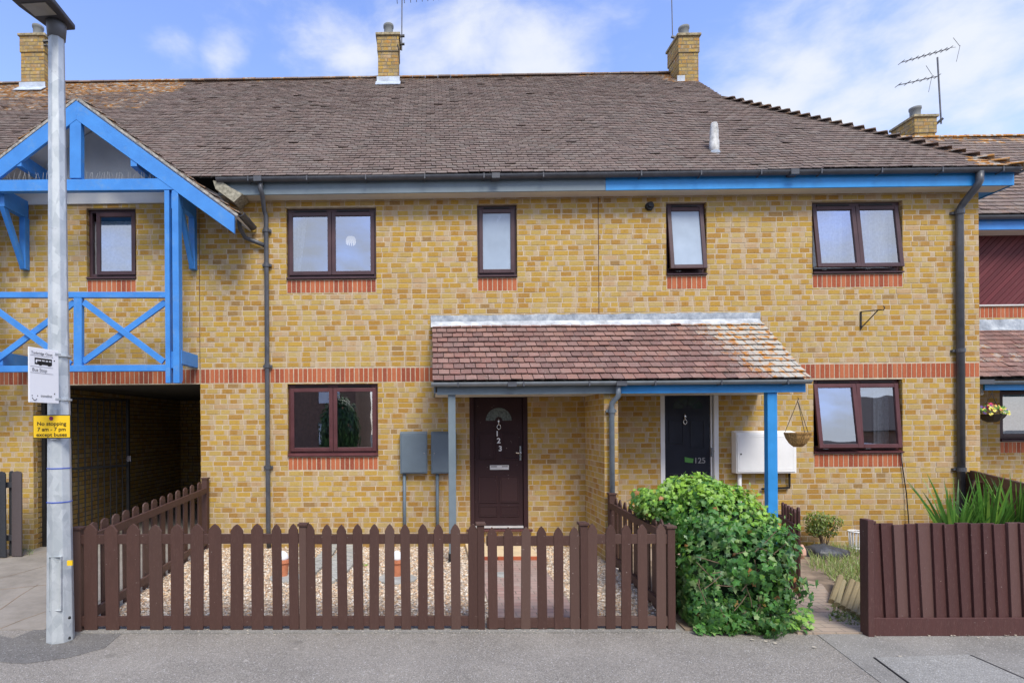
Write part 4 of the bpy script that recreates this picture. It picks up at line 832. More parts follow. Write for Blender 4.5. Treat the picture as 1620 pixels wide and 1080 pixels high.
# ================================================================== METER BOXES, PIPES, CABLE
METG = plain('grey_blue_meter_box', (.125, .165, .20), .5, .06, 4)
for i, (u0, u1, lab) in enumerate(((633, 676, 'grey meter box on the wall, left one of the grey pair'), (682, 722, 'grey meter box partly hidden behind the grey canopy post'))):
    r = rect(u0, 684, u1, 749, -.1); root = thing('meter_box', lab, 'meter box', ((r[0]+r[1])/2, -.05, r[2]), 'grey meter boxes')
    g = MB(); g.prism([(-.012, r[2]), (-.10, r[2]), (-.105, r[3]-.01), (-.012, r[3]+.02)], (r[0], 0, 0), Y_AX, Z_AX, (r[1]-r[0], 0, 0)); g.build('case', METG, root, recalc=True, bevel=.004)
    g = MB(); g.box(r[0]+.02, r[1]-.02, -.114, -.106, r[2]+.02, r[3]-.03); d_ = g.build('door', METG, root, bevel=.004); g = MB(); k = r[1]-.05 if i == 0 else r[0]+.05; g.tube([(k, -.112, (r[2]+r[3])/2), (k, -.12, (r[2]+r[3])/2)], .008, 8); g.build('lock', CHROME, d_)
    xx = P((640, 692)[i], 790, -.04).x; g = MB(); g.tube([(xx, -.04, .0), (xx, -.04, r[2]+.02)], .026, 12); g.build('conduit', METG, root, smooth=True)
METW = plain('white_meter_box', (.83, .83, .82), .45, .04, 3)
r = rect(1160, 681, 1258, 748, -.12); root = thing('meter_cabinet', 'large white double meter cabinet on the wall behind the blue post', 'meter box', ((r[0]+r[1])/2, -.06, r[2]))
xm_ = P(1212, 715, -.12).x
g = MB(); g.prism([(-.012, r[2]), (-.15, r[2]), (-.15, r[3]-.03), (-.012, r[3])], (r[0]+.03, 0, 0), Y_AX, Z_AX, (r[1]-r[0]-.03, 0, 0)); g.build('case', METW, root, recalc=True, bevel=.004)
for a, b in ((r[0]+.045, xm_-.01), (xm_+.01, r[1]-.02)):
    g = MB(); g.box(a, b, -.162, -.152, r[2]+.02, r[3]-.05); rectframe(g, a+.03, b-.03, r[2]+.06, r[3]-.09, .008, -.165, -.16); d_ = g.build('door', METW, root, bevel=.003)
    g = MB(); g.tube([(a+.05, -.163, (r[2]+r[3])/2-.03), (a+.05, -.170, (r[2]+r[3])/2-.03)], .012, 10); g.build('lock', DARK, d_)
xx = P(1170, 770, -.05).x; g = MB(); g.tube([(xx, -.05, .3), (xx, -.05, r[2]+.02)], .03, 12); g.build('conduit', METW, root, smooth=True)
a, b, c = P(1249, 748, -.04), P(1249, 771, -.04), P(1205, 773, -.04); g = MB(); g.tube([a, b+Vector((0, 0, .03)), b, c], .016, 8); g.build('gas_pipe', IRON, root, smooth=True)
g = MB(); cp = [P(1425, 716, -.02), P(1428, 740, -.02), P(1434, 780, -.03), P(1438, 830, -.05), P(1440, 862, -.08)]; g.tube(cp, .008, 6); tag(g.build('cable', DARK, smooth=True), 'thin black cable hanging down the brick wall below the lower right window', 'cable')
# hanging basket bracket on the wall
g = MB(); a, b, c = P(1362, 493, -.01), P(1362, 521, -.01), P(1362, 493, -.01); tip = P(1394, 490, -.25)
root = thing('basket_bracket', 'empty black iron bracket fixed to the upper brick wall', 'bracket', (a.x, 0, b.z))
g.bar(a, b, .02, .012); g.build('back_plate', IRON, root); g = MB(); g.bar(a, tip, .014, .014, Z_AX); g.bar(b+Vector((0, 0, .02)), tip-Vector((.03, -.02, .0)), .012, .012, Z_AX); g.build('arm', IRON, root)
g = MB(); g.tube([tip, tip+Vector((.02, -.02, -.01)), tip+Vector((.03, -.03, .03)), tip+Vector((.015, -.02, .055))], .008, 6); g.build('hook', IRON, root)
# ================================================================== FENCES
YFN = -3.59
def picket(mb, base, al, nr, w, h, t=.02, rnd=False, z0=.015):
    hw = w/2
    if rnd: top = [(hw, h-.04), (hw*.72, h-.012), (0, h), (-hw*.72, h-.012), (-hw, h-.04)]
    else: top = [(hw, h-.065), (hw*.5, h-.022), (0, h), (-hw*.5, h-.022), (-hw, h-.065)]
    tl = random.uniform(-.012, .012)
    mb.prism([(-hw, z0), (hw, z0)]+[(a+tl, b) for a, b in top], Vector(base)+nr*random.uniform(-.002, .002), al, Z_AX, nr*-t)
def fencepost(parent, u, w=.075, h=1.02, Y=YFN, cap=True, v=900, d=.075):
    p = P(u, v, Y); g = MB(); g.box(p.x-w/2, p.x+w/2, Y-.01, Y-.01+d, 0, h); o = g.build('post', FENCE, parent, bevel=.004)
    if cap: g = MB(); g.box(p.x-w/2-.012, p.x+w/2+.012, Y-.022, Y+d+.002, h, h+.022); g.build('post_cap', FENCE, o, recalc=True, bevel=.002)
    return o
def front_fence(lab, us, ws, rail_u, posts, cat='fence', gate=False):
    xm = P((rail_u[0]+rail_u[1])/2, 900, YFN).x; root = thing('garden_gate' if gate else 'picket_fence', lab, cat, (xm, YFN, 0), None if gate else 'brown picket fence panels')
    g = MB()
    for u, w in zip(us, ws):
        p = P(u, 910, YFN-.02); zt = P(u, 829 if not gate else 833, YFN-.02).z+random.uniform(-.006, .006); picket(g, (p.x, YFN-.005, 0), X_AX, FR*-1, w, zt, -.02)
    g.build('pickets', FENCE, root, recalc=True, bevel=.003)
    a, b = P(rail_u[0], 900, YFN).x, P(rail_u[1], 900, YFN).x
    for v0, v1 in ((845, 860), (975, 990)):
        z1_, z0_ = P((rail_u[0]+rail_u[1])/2, v0+(3 if gate else 0), YFN).z, P((rail_u[0]+rail_u[1])/2, v1+(3 if gate else 0), YFN).z
        g = MB(); g.box(a, b, YFN+.001, YFN+.038, z0_, z1_); g.build('rail', FENCE, root, bevel=.003)
    for u, w, h in posts: fencepost(root, u, w, h)
    return root
z4 = lambda L_: [x/3.176+100 for x in L_]; z5 = lambda L_: [x/3.176+540 for x in L_]
u1 = z4([130, 240, 345, 462, 567, 665, 762, 867, 972, 1073, 1157]); w1 = [.125, .125, .125, .125, .12, .12, .12, .12, .115, .09, .09]
front_fence('brown picket fence panel with wide pickets, leftmost beside the lamp post', u1, w1, (122, 474), [(121, .085, .965)])
u2 = z4([1243, 1322, 1402])+z5([85, 162, 240, 324, 408, 491, 575, 662]); w2 = [.09]*11
front_fence('brown picket fence panel between the leftmost panel and the garden gate', u2, w2, (484, 756), [(479, .066, .99), (761, .066, .99)])
u3 = [780, 806, 831.6, 858.6, 884.5, 910]; front_fence('brown picket garden gate in line with the brown front door', u3, [.088]*6, (770, 918), [], 'gate', True)
u4 = [938, 966.5, 991.5, 1018, 1047]; front_fence('short brown picket fence panel between the gate and the ivy', u4, [.09, .09, .09, .09, .088], (930, 1058), [(924, .07, .985), (1062, .070, .955)])
def line_fence(lab, A, B, us, rounded, h0, h1, w=.09, railside=1, mat=FENCE, postend=True, v=860, rails=(.10, .83)):
    A, B = Vector((*A, 0)), Vector((*B, 0)); al = (B-A).normalized(); nr = Vector((al.y, -al.x, 0))*railside; root = thing('side_fence', lab, 'fence', (A+B)/2)
    g = MB(); L_ = (B-A).length
    for u in us:        # pickets where the camera ray meets the fence line
        t = u; p = A+(B-A)*t; picket(g, p, al, nr, w, h0+(h1-h0)*t, .018, rounded)
    g.build('pickets', mat, root, recalc=True, bevel=.003)
    for k in rails:
        g = MB(); a = A+nr*.022+Vector((0, 0, k*h0+.03)); b = B+nr*.022+Vector((0, 0, k*h1+.03)); g.bar(a, b, .085, .035, nr); g.build('rail', mat, root, bevel=.003)
    if postend: g = MB(); g.obox(B+Vector((-.045, -.045, 0)), (.09, 0, 0), (0, .09, 0), (0, 0, h1+.02)); g.build('post', mat, root, bevel=.004); g = MB(); g.obox(B+Vector((-.055, -.055, h1+.02)), (.11, 0, 0), (0, .11, 0), (0, 0, .02)); g.build('post_cap', mat, root)
    return root
def tline(A, B, us, v=860):
    out = []
    for u in us:
        d = P(u, v, 0)-CAM; ax, ay = A; bx, by = B; dx_, dy_ = bx-ax, by-ay   # CAM+d*s = A+t*(B-A)
        det = d.x*(-dy_)+dx_*d.y; s_ = ((ax-CAM.x)*(-dy_)+dx_*(ay-CAM.y))/det; q = CAM+d*s_; out.append(((q.x-ax)*dx_+(q.y-ay)*dy_)/(dx_*dx_+dy_*dy_))
    return out
A_, B_ = (P(138, 900, -3.52).x, -3.52), (P(325, 800, -.10).x, -.10)
usl = z4([155, 212, 265, 320, 368, 417, 460, 503, 543, 582, 618, 653, 690])
line_fence('brown picket side fence running back to the house beside the passage', A_, B_, tline(A_, B_, usl), True, 1.0, P(325, 757, -.1).z-.02, .145, 1)
A_, B_ = (P(1062, 900, -3.52).x, -3.52), (P(968, 800, -1.10).x, -1.10)
line_fence('brown picket side fence from the porch wall towards the ivy', A_, B_, [.04, .13, .22, .32, .42, .52, .62, .72, .82, .91], False, .98, P(965, 784, -1.1).z, .145, -1)
# neighbour's picket gate, swung inwards
A_ = Vector((P(1266, 900, -2.74).x, -2.74, 0)); dgate = Vector((.36, .93, 0)).normalized(); root = thing('open_gate', 'narrow brown picket gate standing open to the right of the ivy', 'gate', A_)
g = MB(); nr = Vector((dgate.y, -dgate.x, 0))
for i in range(6): picket(g, A_+dgate*(.02+i*.145)-Vector((.0, 0, 0)), dgate, nr, .085, 1.0+(.02 if i == 0 else -.02), .022, True, .05)
g.build('pickets', FENCE_R, root, recalc=True, bevel=.004); g = MB()
for z in (.22, .78): g.bar(A_+nr*-.035+Vector((0, 0, z)), A_+nr*-.035+dgate*.82+Vector((0, 0, z)), .08, .03, nr)
g.build('rail', FENCE_R, root)
# close-boarded fence
root = thing('board_fence', 'red brown close-boarded fence with a deep bottom board at right', 'fence', (P(1500, 900, -3.7).x, -3.72, 0))
YG = -3.72; zt = P(1500, 827, YG).z; zgb = P(1500, 975, YG).z; x = P(1378, 900, YG).x; xe = P(1800, 900, YG).x; g = MB()
while x < xe:
    wd = random.choice((.108, .115, .12, .127)); t1, t2 = .006, .032; tl = random.uniform(-.008, .008); tl -= .035; z1_ = zt+random.uniform(-.014, .008); c = (random.random(), random.random(), 0)
    yb = YG+.01; g.hexa([(x+tl*0, yb-t2, zgb-.01), (x+wd+.02, yb-t1, zgb-.01), (x+wd+.02, yb, zgb-.01), (x, yb, zgb-.01), (x+tl, yb-t2, z1_), (x+wd+.02+tl, yb-t1, z1_), (x+wd+.02+tl, yb, z1_), (x+tl, yb, z1_)], c); x += wd
g.build('boards', FENCE_R, root, bevel=.002)
g = MB(); g.box(P(1376, 980, YG).x, xe, YG-.035, YG-.015, .005, zgb); g.build('gravel_board', FENCE_R, root, bevel=.003)
p = P(1371, 900, YG); g = MB(); g.box(p.x-.025, p.x+.03, YG-.05, YG+.05, 0, zt+.04); g.box(p.x+.03, p.x+.075, YG-.02, YG+.06, zt, zt+.025); g.build('post', FENCE_R, root, bevel=.005)
g = MB()
for z in (.3, .85): g.box(p.x, xe, YG+.012, YG+.06, z, z+.08)
g.build('rail', FENCE_R, root)
g = MB()
for (u, v) in ((1434, 982), (1569, 982), (1442, 905), (1558, 895), (1590, 870), (1408, 930), (1480, 940)):
    q = P(u, v, YG-.04); g.box(q.x-.006, q.x+.006, YG-.0385, YG-.030, q.z-.006, q.z+.006)
# fence between the right-hand gardens
A_, B_ = (P(1620, 800, -1.6).x, -1.6), (P(1538, 800, -.06).x, -.06)
root = thing('boundary_fence', 'dark brown fence behind the iris leaves at the right hand house corner', 'fence', (8.3, -.8, 0))
a, b = Vector((*A_, 1.08)), Vector((*B_, 1.12)); dv = (a-b); a = b+dv*2.2; g = MB(); g.bar(a, b, .13, .05, X_AX); g.build('rail', FENCE, root, bevel=.003)
g = MB(); n = 26; dn = Vector((a.x-b.x, a.y-b.y, 0))/n
for i in range(n): q = Vector((b.x, b.y, 0))+dn*i+Vector((.06, 0, 0)); g.obox(q, dn*.92, Vector((-.02, 0, 0)).cross(Z_AX)*0+Vector((.02, .004, 0)), (0, 0, 1.02))
g.build('boards', FENCE, root, recalc=True); g = MB(); g.box(b.x-.05, b.x+.05, -.12, -.02, 0, 1.16); g.build('post', FENCE, root)
# grey plank fence at far left
root = thing('grey_fence', 'dark grey round topped plank fence at the left edge', 'fence', (P(10, 850, -.5).x, -.5, 0)); g = MB()
for u, w, y in ((26, .15, -.55), (18, .07, -.50), (2, .13, -.62), (-14, .13, -.66), (-32, .13, -.7)):
    q = P(u, 870, y); picket(g, (q.x, y, 0), X_AX, -FR, w, 1.30, -.025, True)
g.build('pickets', FENCE_G, root, recalc=True, bevel=.004); g = MB(); q = P(30, 800, -.5)
for z in (.25, 1.05): g.box(q.x-1.2, q.x-.03, -.545, -.50, z, z+.08)
g.build('rail', FENCE_G, root); g = MB(); g.box(q.x-.10, q.x-.02, -.52, -.44, 0, 1.22); g.build('post', FENCE_G, root, bevel=.004)
# iron gate in the passage
root = thing('iron_gate', 'tall black iron bar gate standing open inside the passage', 'gate', (PAS[0]+.09, .25, 0)); ga = R(60); gd = Vector((math.cos(ga), math.sin(ga), 0)); g0 = Vector((PAS[0]+.10, .25, 0)); L_ = 1.32
g = MB()
for a_, b_ in ((g0+Vector((0,0,.06)), g0+Vector((0,0,2.48))), (g0+gd*L_+Vector((0,0,.06)), g0+gd*L_+Vector((0,0,2.48)))): g.bar(a_, b_, .05, .05)
for z in (.10, 1.25, 2.45): g.bar(g0+Vector((0,0,z)), g0+gd*L_+Vector((0,0,z)), .045, .04, Z_AX)
g.build('gate_frame', IRON, root); g = MB()
for i in range(1, 12): q = g0+gd*(L_*i/12); g.tube([q+Vector((0,0,.1)), q+Vector((0,0,2.44))], .012, 6)
g.build('bars', IRON, root); g = MB(); q = g0+gd*L_+Vector((0,0,1.32)); g.box(q.x-.01, q.x+.07, q.y-.03, q.y, q.z, q.z+.10); g.build('latch', CHROME, root)
g = MB(); g.box(PAS[0]+.012, PAS[0]+.07, .17, .23, 0, 2.55); g.build('gate_post', IRON, root)
# ================================================================== LAMP POST AND SIGNS
LX, LY = P(96, 1013, -3.80).x, -3.80
lp = thing('street_lamp', 'tall galvanised steel lamp post with a flat dark lantern on the pavement', 'street lamp', (LX, LY, 0))
g = MB(); ztop = P(95, 62, LY).z; sLY = SF(LY); g.tube([(LX, LY, 0), (LX, LY, 1.0), (LX, LY, 3.2), (LX, LY, ztop)], [19/sLY*1.04, 17/sLY*1.04, 13.5/sLY*1.04, 11/sLY*1.04], 8); pole = g.build('pole', GALV, lp, recalc=True, bevel=.006)
g = MB(); g.lathe([(.072, 0), (.080, .10), (.082, .135)], (LX, LY, ztop), 16); g.build('spigot', plain('grey_cast_metal', (.14, .145, .155), .45), lp, smooth=True)
zh = ztop+.135; c1, c2 = P(75, 43, LY), P(115, 43, LY); dh = Vector((-.10, -.99, .02)).normalized(); sx_ = Vector((1, -.06, 0)).normalized()
o = Vector((LX, LY+.09, zh)); poly = [(-.10, 0), (.125, 0), (.17, .30), (.17, .62), (-.17, .62), (-.165, .30)]
g = MB(); g.prism(poly, o, sx_, dh, (0, 0, .05)); lh = g.build('lantern', plain('dark_lantern_metal', (.055, .055, .065), .5), lp, recalc=True, bevel=.012)
g = MB(); g.prism([(-.10, .20), (.10, .20), (.11, .34), (-.11, .34)], o+Vector((0, 0, -.006)), sx_, dh, (0, 0, .012)); g.build('lens', plain('lamp_lens', (.33, .32, .29), .3), lh, recalc=True)
g = MB(); g.prism([(-.04, .07), (.06, .07), (.06, .10), (-.04, .10)], o+Vector((0, 0, -.004)), sx_, dh, (0, 0, .008)); g.build('rating_plate', WHT, lh, recalc=True)
# hatch, straps, sticker
g = MB()
for v in (741, 795): z = P(96, v, LY-.1).z; r_ = (19-(z/1.0)*2+.6)/sLY*1.04; g.tube([(LX, LY, z-.004), (LX, LY, z+.004)], r_+.002, 8)
g.build('blue_tape_band', plain('blue_tape', (.03, .08, .45), .4), lp)
yf = LY-.098; z_ = P(110, 985, yf).z; g = MB(); rectframe(g, LX-.035, LX+.075, P(96, 962, yf).z-.02, P(96, 880, yf).z, .004, yf-.005, yf+.02); g.build('hatch_frame', GALV, lp)
q = P(110.5, 890, yf); g = MB(); g.box(q.x-.022, q.x+.022, yf-.006, yf+.01, q.z-.022, q.z+.022); g.build('yellow_sticker', YELLOW, lp)
g = MB()
for (u, v) in ((82.5, 985), (111, 976), (82, 1012), (111, 1008)): q = P(u, v, yf+.02); g.lathe([(.010, -.01), (.012, 0), (.008, .012)], (q.x, yf+.012, q.z), 8)
g.build('hatch_screws', IRON, lp)
# bus stop flag
A_, B_ = Vector((P(46, 590, -4.22).x, -4.22, 0)), Vector((P(93, 590, -3.94).x, -3.94, 0)); al = (B_-A_).normalized(); nf = Vector((al.y, -al.x, 0)); W_ = (B_-A_).length
zA1, zA0 = P(46, 548, -4.22).z, P(46, 636, -4.22).z
root = thing('bus_stop_sign', 'white bus stop flag with a black bus symbol fixed to the lamp post', 'sign', ((A_+B_)/2+Vector((0, 0, zA0))))
g = MB(); g.obox(A_+Vector((0, 0, zA0)), al*W_, nf*-.012, (0, 0, zA1-zA0)); g.build('plate', plain('white_sign_face', (.82, .83, .85), .35, .02, 3), root, bevel=.003)
H_ = zA1-zA0; S_ = lambda t, k, e=.0015: A_+al*(W_*t)+Vector((0, 0, zA0+H_*k))+nf*e
g = MB()
for k in (.855, .655, .54): g.obox(S_(.04, k, 0), al*(W_*.76), nf*.0015, (0, 0, .0025))
g.build('ruled_line', GREYINK, root)
g = MB()
def sq(t0, t1, k0, k1, e): g.obox(S_(t0, k0, 0), al*(W_*(t1-t0)), nf*e, (0, 0, H_*(k1-k0)))
sq(.18, .76, .70, .72+.01, .0015); sq(.18, .76, .79, .82, .0015); sq(.18, .21, .70, .81, .0015); sq(.26, .76, .72, .765, .0015)
for t in (.41, .53, .64, .745): sq(t-.012, t+.012, .76, .80, .0015)
for t in (.32, .62): g.obox(S_(t, .685, 0), al*(W_*.09), nf*.0015, (0, 0, H_*.03))
g.build('bus_symbol', BLACK, root, recalc=True)
text('place_name', 'Tunbridge Close', W_*.105, S_(.42, .905), al, Z_AX, GREYINK, root, 0, ext=.0008); text('bus_stop_lettering', 'Bus Stop', W_*.14, S_(.34, .598), al, Z_AX, GREYINK, root, 0, ext=.0008)
text('operator_lettering', 'traveline', W_*.11, S_(.56, .128), al, Z_AX, GREYINK, root, 0, ext=.0008); text('phone_lettering', '0871 200 22 33', W_*.055, S_(.56, .065), al, Z_AX, GREYINK, root, 0, ext=.0008) if False else None
g = MB()
for t in (.09, .27): g.tube([S_(t, .125, 0), S_(t, .125, .0015)], .0048, 10)
arc = [S_(.09+.17*(i/8), .09-.05*math.sin(math.pi*i/8), .001) for i in range(8)]; g.tube(arc, .0028, 5); g.build('face_symbol', BLACK, root)
g = MB()
for k in (.80, .18): g.tube([S_(.84, k, 0), S_(.84, k, .004)], .005, 8)
g.build('bolt', DARK, root)
g = MB()
for k in (.94, .09): z = zA0+H_*k; g.tube([(LX, LY, z-.008), (LX, LY, z+.008)], .103, 16); g.obox(S_(.86, k-.02, .0), al*.06, nf*.004, (0, 0, .016))
g.build('clamp_band', GALV, root)
# yellow sign
YS = LY-.115; r = rect(52, 656, 112, 693, YS); root = thing('no_stopping_sign', 'yellow no stopping sign with black lettering strapped to the lamp post', 'sign', ((r[0]+r[1])/2, YS, r[2]))
g = MB(); g.box(r[0], r[1], YS, YS+.006, r[2], r[3]); g.build('border', BLACK, root, bevel=.002); g = MB(); g.box(r[0]+.007, r[1]-.007, YS-.0025, YS-.0002, r[2]+.007, r[3]-.007); g.build('plate', YELLOW, root)
cx, hh = (r[0]+r[1])/2, r[3]-r[2]; fy_ = YS-.004
for s_, k in (('No stopping', .62), ('7 am - 7 pm', .38), ('except buses', .15)): text('sign_lettering', s_, hh*.225, (cx, fy_, r[2]+hh*k), X_AX, Z_AX, BLACK, root, .0003, ext=.001, sx=1.12)
g = MB(); g.tube([(cx-.003, YS-.003, r[2]+hh*.85), (cx-.003, YS-.005, r[2]+hh*.85)], hh*.09, 16); g.build('red_disc', MAROON, root)
g = MB(); g.box(cx-.02, cx+.03, YS+.006, LY-.08, r[2]-.01, r[3]+.05); g.build('mounting_channel', GALV, root)
# ================================================================== HOUSE ON THE RIGHT (set back)
hD = thing('set_back_house', 'set back house at the right edge with red boarding and its own tiled porch', 'house', (11, 1.6, 0)); YW = 1.6; XD0, XD1 = XR+.003, 15.0
zs_ = P(1580, 371, YW).z; zp1, zp0 = P(1580, 376, YW).z, P(1580, 482, YW).z; zc1, zc0 = P(1580, 485, YW).z, P(1580, 502, YW).z
wd_ = rect(1582, 613, 1680, 698, YW)
mb, mo, ms = MB(), MB(), MB(); o = Vector((0, YW, 0)); hol = [(XD0, XD1, zp0-.02, zp1+.05), (XD0, XD1, zc0, zc1+.0), wd_, (wd_[0], wd_[1], wd_[2]-.21, wd_[2])]
bricks(mb, mo, o, X_AX, FR, XD0, XD1, 0, zs_, hol, .07, mortar=False); bricks(MB(), mo, o, X_AX, FR, XD0, XD1, 0, zs_, [(XD0, XD1, zp0-.02, zp1+.05), wd_], 0)
w_ = mb.build('wall', BRICK, hD); mo.build('mortar_joints', MORTAR, w_)
for q in ((XD0, XD1, zc0, zc1), (wd_[0], wd_[1], wd_[2]-.205, wd_[2]-.004)): ms = MB(); soldiers(ms, o, X_AX, FR, *q); ms.build('soldier_course', RED, w_)
g = MB(); x = XD0-1.6; m_ = wood_mat('dark_red_boarding', (.115, .022, .028), (.16, .032, .036), (.2, .06, .06), .2)
pn = MB(); pn.box(XD0, XD1, YW+.01, YW+.03, zp0, zp1+.06); pn.build('boarding_back', DARK, hD)
H_ = zp1+.05-zp0
while x < XD1:       # diagonal boards
    pts = [(x, 0), (x+.102, 0), (x+.102+H_, H_), (x+H_, H_)]; cl = []
    for (a_, b_) in pts: cl.append((a_, b_))
    # clip against the corner
    out_ = []
    for i in range(4):
        (ax, az), (bx, bz) = cl[i], cl[(i+1) % 4]; ia, ib = ax >= XD0, bx >= XD0
        if ia: out_.append((ax, az))
        if ia != ib: t = (XD0-ax)/(bx-ax); out_.append((XD0, az+t*(bz-az)))
    if len(out_) > 2: g.prism(out_, (0, YW-.012, zp0), X_AX, Z_AX, (0, .015, 0))
    x += .113
g.build('diagonal_boarding', m_, hD, recalc=True)
g = MB(); g.box(XD0, XD1, YW-.03, YW+.0, zp0-.025, zp0-.002); g.build('drip_board', WHITEP, hD)
window(hD, wd_, 1, (), UPVC, ROOM, nets(), y0=YW)
zf0, zf1 = P(1580, 363, YW-.35).z, P(1580, 349, YW-.35).z
g = MB(); g.box(XD0, XD1, YW-.35, YW+.02, zf0+.005, zf0+.02); g.build('soffit', SOFFIT, hD); g = MB(); g.box(XD0, XD1, YW-.375, YW-.352, zf0-.01, zf1+.05); g.build('fascia', BLUEF, hD)
g = MB(); halfpipe(g, (XD0-.1, YW-.43, zf1+.05), (XD1, YW-.43, zf1+.05), .058, FR); g.build('gutter', PLASTIC, hD, recalc=True)
ye, ze = YW-.45, zf1+.07; pr0 = P(1560, 217, 0)
# ridge height from the photo: first Y where the roof line meets that sight line
dd = (P(1550, 218, 0)-CAM); tR = .95; Yr_ = (CAM.z-ze+tR*ye+dd.z/dd.y*D0)/(tR-dd.z/dd.y); Zr_ = ze+tR*(Yr_-ye)
sdv = Vector((0, Yr_-ye, Zr_-ze)); g = MB(); tiles(g, (0, ye, ze), X_AX, sdv, XD0-2.6, XD1+2, sdv.length, .165, .165, lambda s: (max(XD0-.2, 6.4) if s < 1.6 else 6.4, XD1+2), lambda u, s: .9*random.random() if s > sdv.length-.5 else .3*random.random(), .003)
rd = g.build('roof', TILE, hD); g = MB(); g.face([(6.4, ye, ze-.01), (XD1+2, ye, ze-.01), (XD1+2, Yr_, Zr_-.01), (6.4, Yr_, Zr_-.01)]); g.face([(6.4, Yr_, Zr_), (XD1+2, Yr_, Zr_), (XD1+2, Yr_+5, ze), (6.4, Yr_+5, ze)]); g.build('roof_felt', UNDER, rd)
g = MB(); x = 6.4
while x < XD1: g.prism([(math.cos(t)*.11, math.sin(t)*.07-.02) for t in [R(a) for a in range(0, 181, 30)]], (x, Yr_, Zr_+random.uniform(0, .01)), Y_AX, Z_AX, (.29, 0, 0), (random.random(), random.random(), .8)); x += .3
g.build('ridge_tiles', TILE, rd, recalc=True)
yc4 = Yr_-.05; cD = chimney(hD, P(1447, 200, yc4).x, P(1480, 200, yc4).x, yc4, .62, P(1467, 182, yc4).z, Zr_-.4, flash=False)
cny = thing('lean_to_porch', 'red brown tiled porch roof with blue fascia on the set back house', 'canopy', (11, 1, 2.4)); YC2 = YW-1.147; z2t, z2b = P(1580, 520, YW).z, P(1580, 597, YC2).z
sdq = Vector((0, 1.147, z2t-z2b)); g = MB(); tiles(g, (0, YC2, z2b), X_AX, sdq, XD0+.0, XD1, sdq.length, .155, .138, lambda s: (XD0, XD1), lambda u, s: .5*random.random() if .3 < s < .9 else .1, .002); rq = g.build('canopy_roof', TILE_P, cny)
g = MB(); g.obox((XD0+.01, YC2+.06, z2b-.035), (XD1-XD0, 0, 0), (0, 1.08, (z2t-z2b)*.95), (0, -.01, .02)); g.build('canopy_boarding', UNDER, rq)
g = MB(); wavy_strip(g, XD0, XD1, YW-.10, z2t-.04, YW-.014, P(1580, 505, YW).z, 30, .006); g.build('wall_flashing', LEAD, cny, recalc=True)
zz0, zz1 = P(1590, 617, YC2+.1).z, P(1590, 605, YC2+.1).z; g = MB(); g.box(P(1556, 610, YC2+.1).x, XD1, YC2+.08, YC2+.11, zz0, zz1); g.build('fascia', BLUEP, cny)
g = MB(); halfpipe(g, (P(1570, 603, YC2).x, YC2+.02, zz1+.02), (XD1, YC2+.02, zz1+.02), .055, FR); g.build('gutter', PLASTG, cny, recalc=True); g = MB(); a = P(1548, 602, YC2); g.box(XD0, P(1571, 603, YC2).x, YC2-.03, YC2+.08, zz1-.03, zz1+.045); g.build('gutter_end', PLASTIC, cny)
q = P(1551, 622, .9); g = MB(); g.lathe([(.03, -.03), (.045, 0), (.03, .05), (.02, .08)], (q.x, .9, q.z), 12); g.box(q.x-.05, q.x, .9, .96, q.z+.06, q.z+.11); g.build('security_lamp', WHT, cny, smooth=False)
# ================================================================== AERIALS
ALU = plain('aerial_metal', (.12, .12, .13), .4, .2, 10)
def yagi(mb, a, b, n, s=.09, ref=True):
    a, b = Vector(a), Vector(b); mb.tube([a, b], .010, 6); d = (b-a).normalized()
    for i in range(n): p = a+(b-a)*(i/(n-1))**.9; mb.tube([p-Vector((.0, s, 0)), p+Vector((0, s, 0))], .008, 5)
ya = yc4+.3; root = thing('tv_aerial', 'tall aerial with two booms strapped to the right hand chimney', 'aerial', P(1490, 190, ya))
g = MB(); g.tube([P(1489, 196, ya), P(1483, 91, ya)], .017, 8); g.build('mast', ALU, root); 
g = MB(); yagi(g, P(1426, 99, ya-.05), P(1502, 77, ya-.05), 9); g.build('boom', ALU, root); g = MB(); yagi(g, P(1421, 135, ya-.05), P(1483, 121, ya-.05), 6); g.build('boom', ALU, root)
g = MB()
for (a_, b_) in (((1508, 60), (1519, 74)), ((1519, 72), (1513, 98)), ((1503, 76), (1512, 75)), ((1465, 104), (1474, 118)), ((1475, 118), (1469, 146))): g.tube([P(*a_, ya-.05), P(*b_, ya-.05)], .005, 5)
g.build('reflector', ALU, root); g = MB(); g.bar(P(1478, 199, ya), P(1491, 188, ya), .05, .05); g.build('bracket', IRON, root)
root = thing('tv_aerial', 'aerial mast on the chimney of the middle house', 'aerial', P(635, 80, 4.1)); g = MB(); g.tube([P(635.5, 80, 4.1), P(636, -6, 4.1)], .014, 8); g.build('mast', ALU, root)
g = MB(); yagi(g, P(628, -1, 4.1), P(694, -7, 4.1), 8, .14); g.build('boom', ALU, root); g = MB(); g.bar(P(630, 58, 4.1), P(640, 57, 4.1), .04, .05); g.bar(P(630, 71, 4.1), P(640, 70, 4.1), .03, .05); g.tube([P(633, 55, 4.05), P(629, 72, 3.88), P(631, 80, 3.88)], .012, 6); g.build('bracket', IRON, root)
g = MB(); g.tube([P(1064, 60, 4.35), P(1062.5, -8, 4.35)], .012, 8); g.bar(P(1062, 58, 4.35), P(1068, 60, 4.35), .04, .05); tag(g.build('aerial_mast', ALU), 'thin bare aerial mast beside the chimney at the hipped roof end', 'aerial')
root = thing('cable_bracket', 'black bracket with cables on the leftmost chimney', 'bracket', P(80, 65, 3.95)); g = MB(); g.bar(P(68, 66, 3.85), P(86, 64, 3.95), .04, .05); g.bar(P(69, 72, 3.85), P(86, 72, 3.95), .03, .04); g.tube([P(72, 68, 3.85), P(80, 86, 3.9), P(82, 110, 3.95), P(86, 122, 4.0)], .010, 6); g.build('cable', IRON, root)
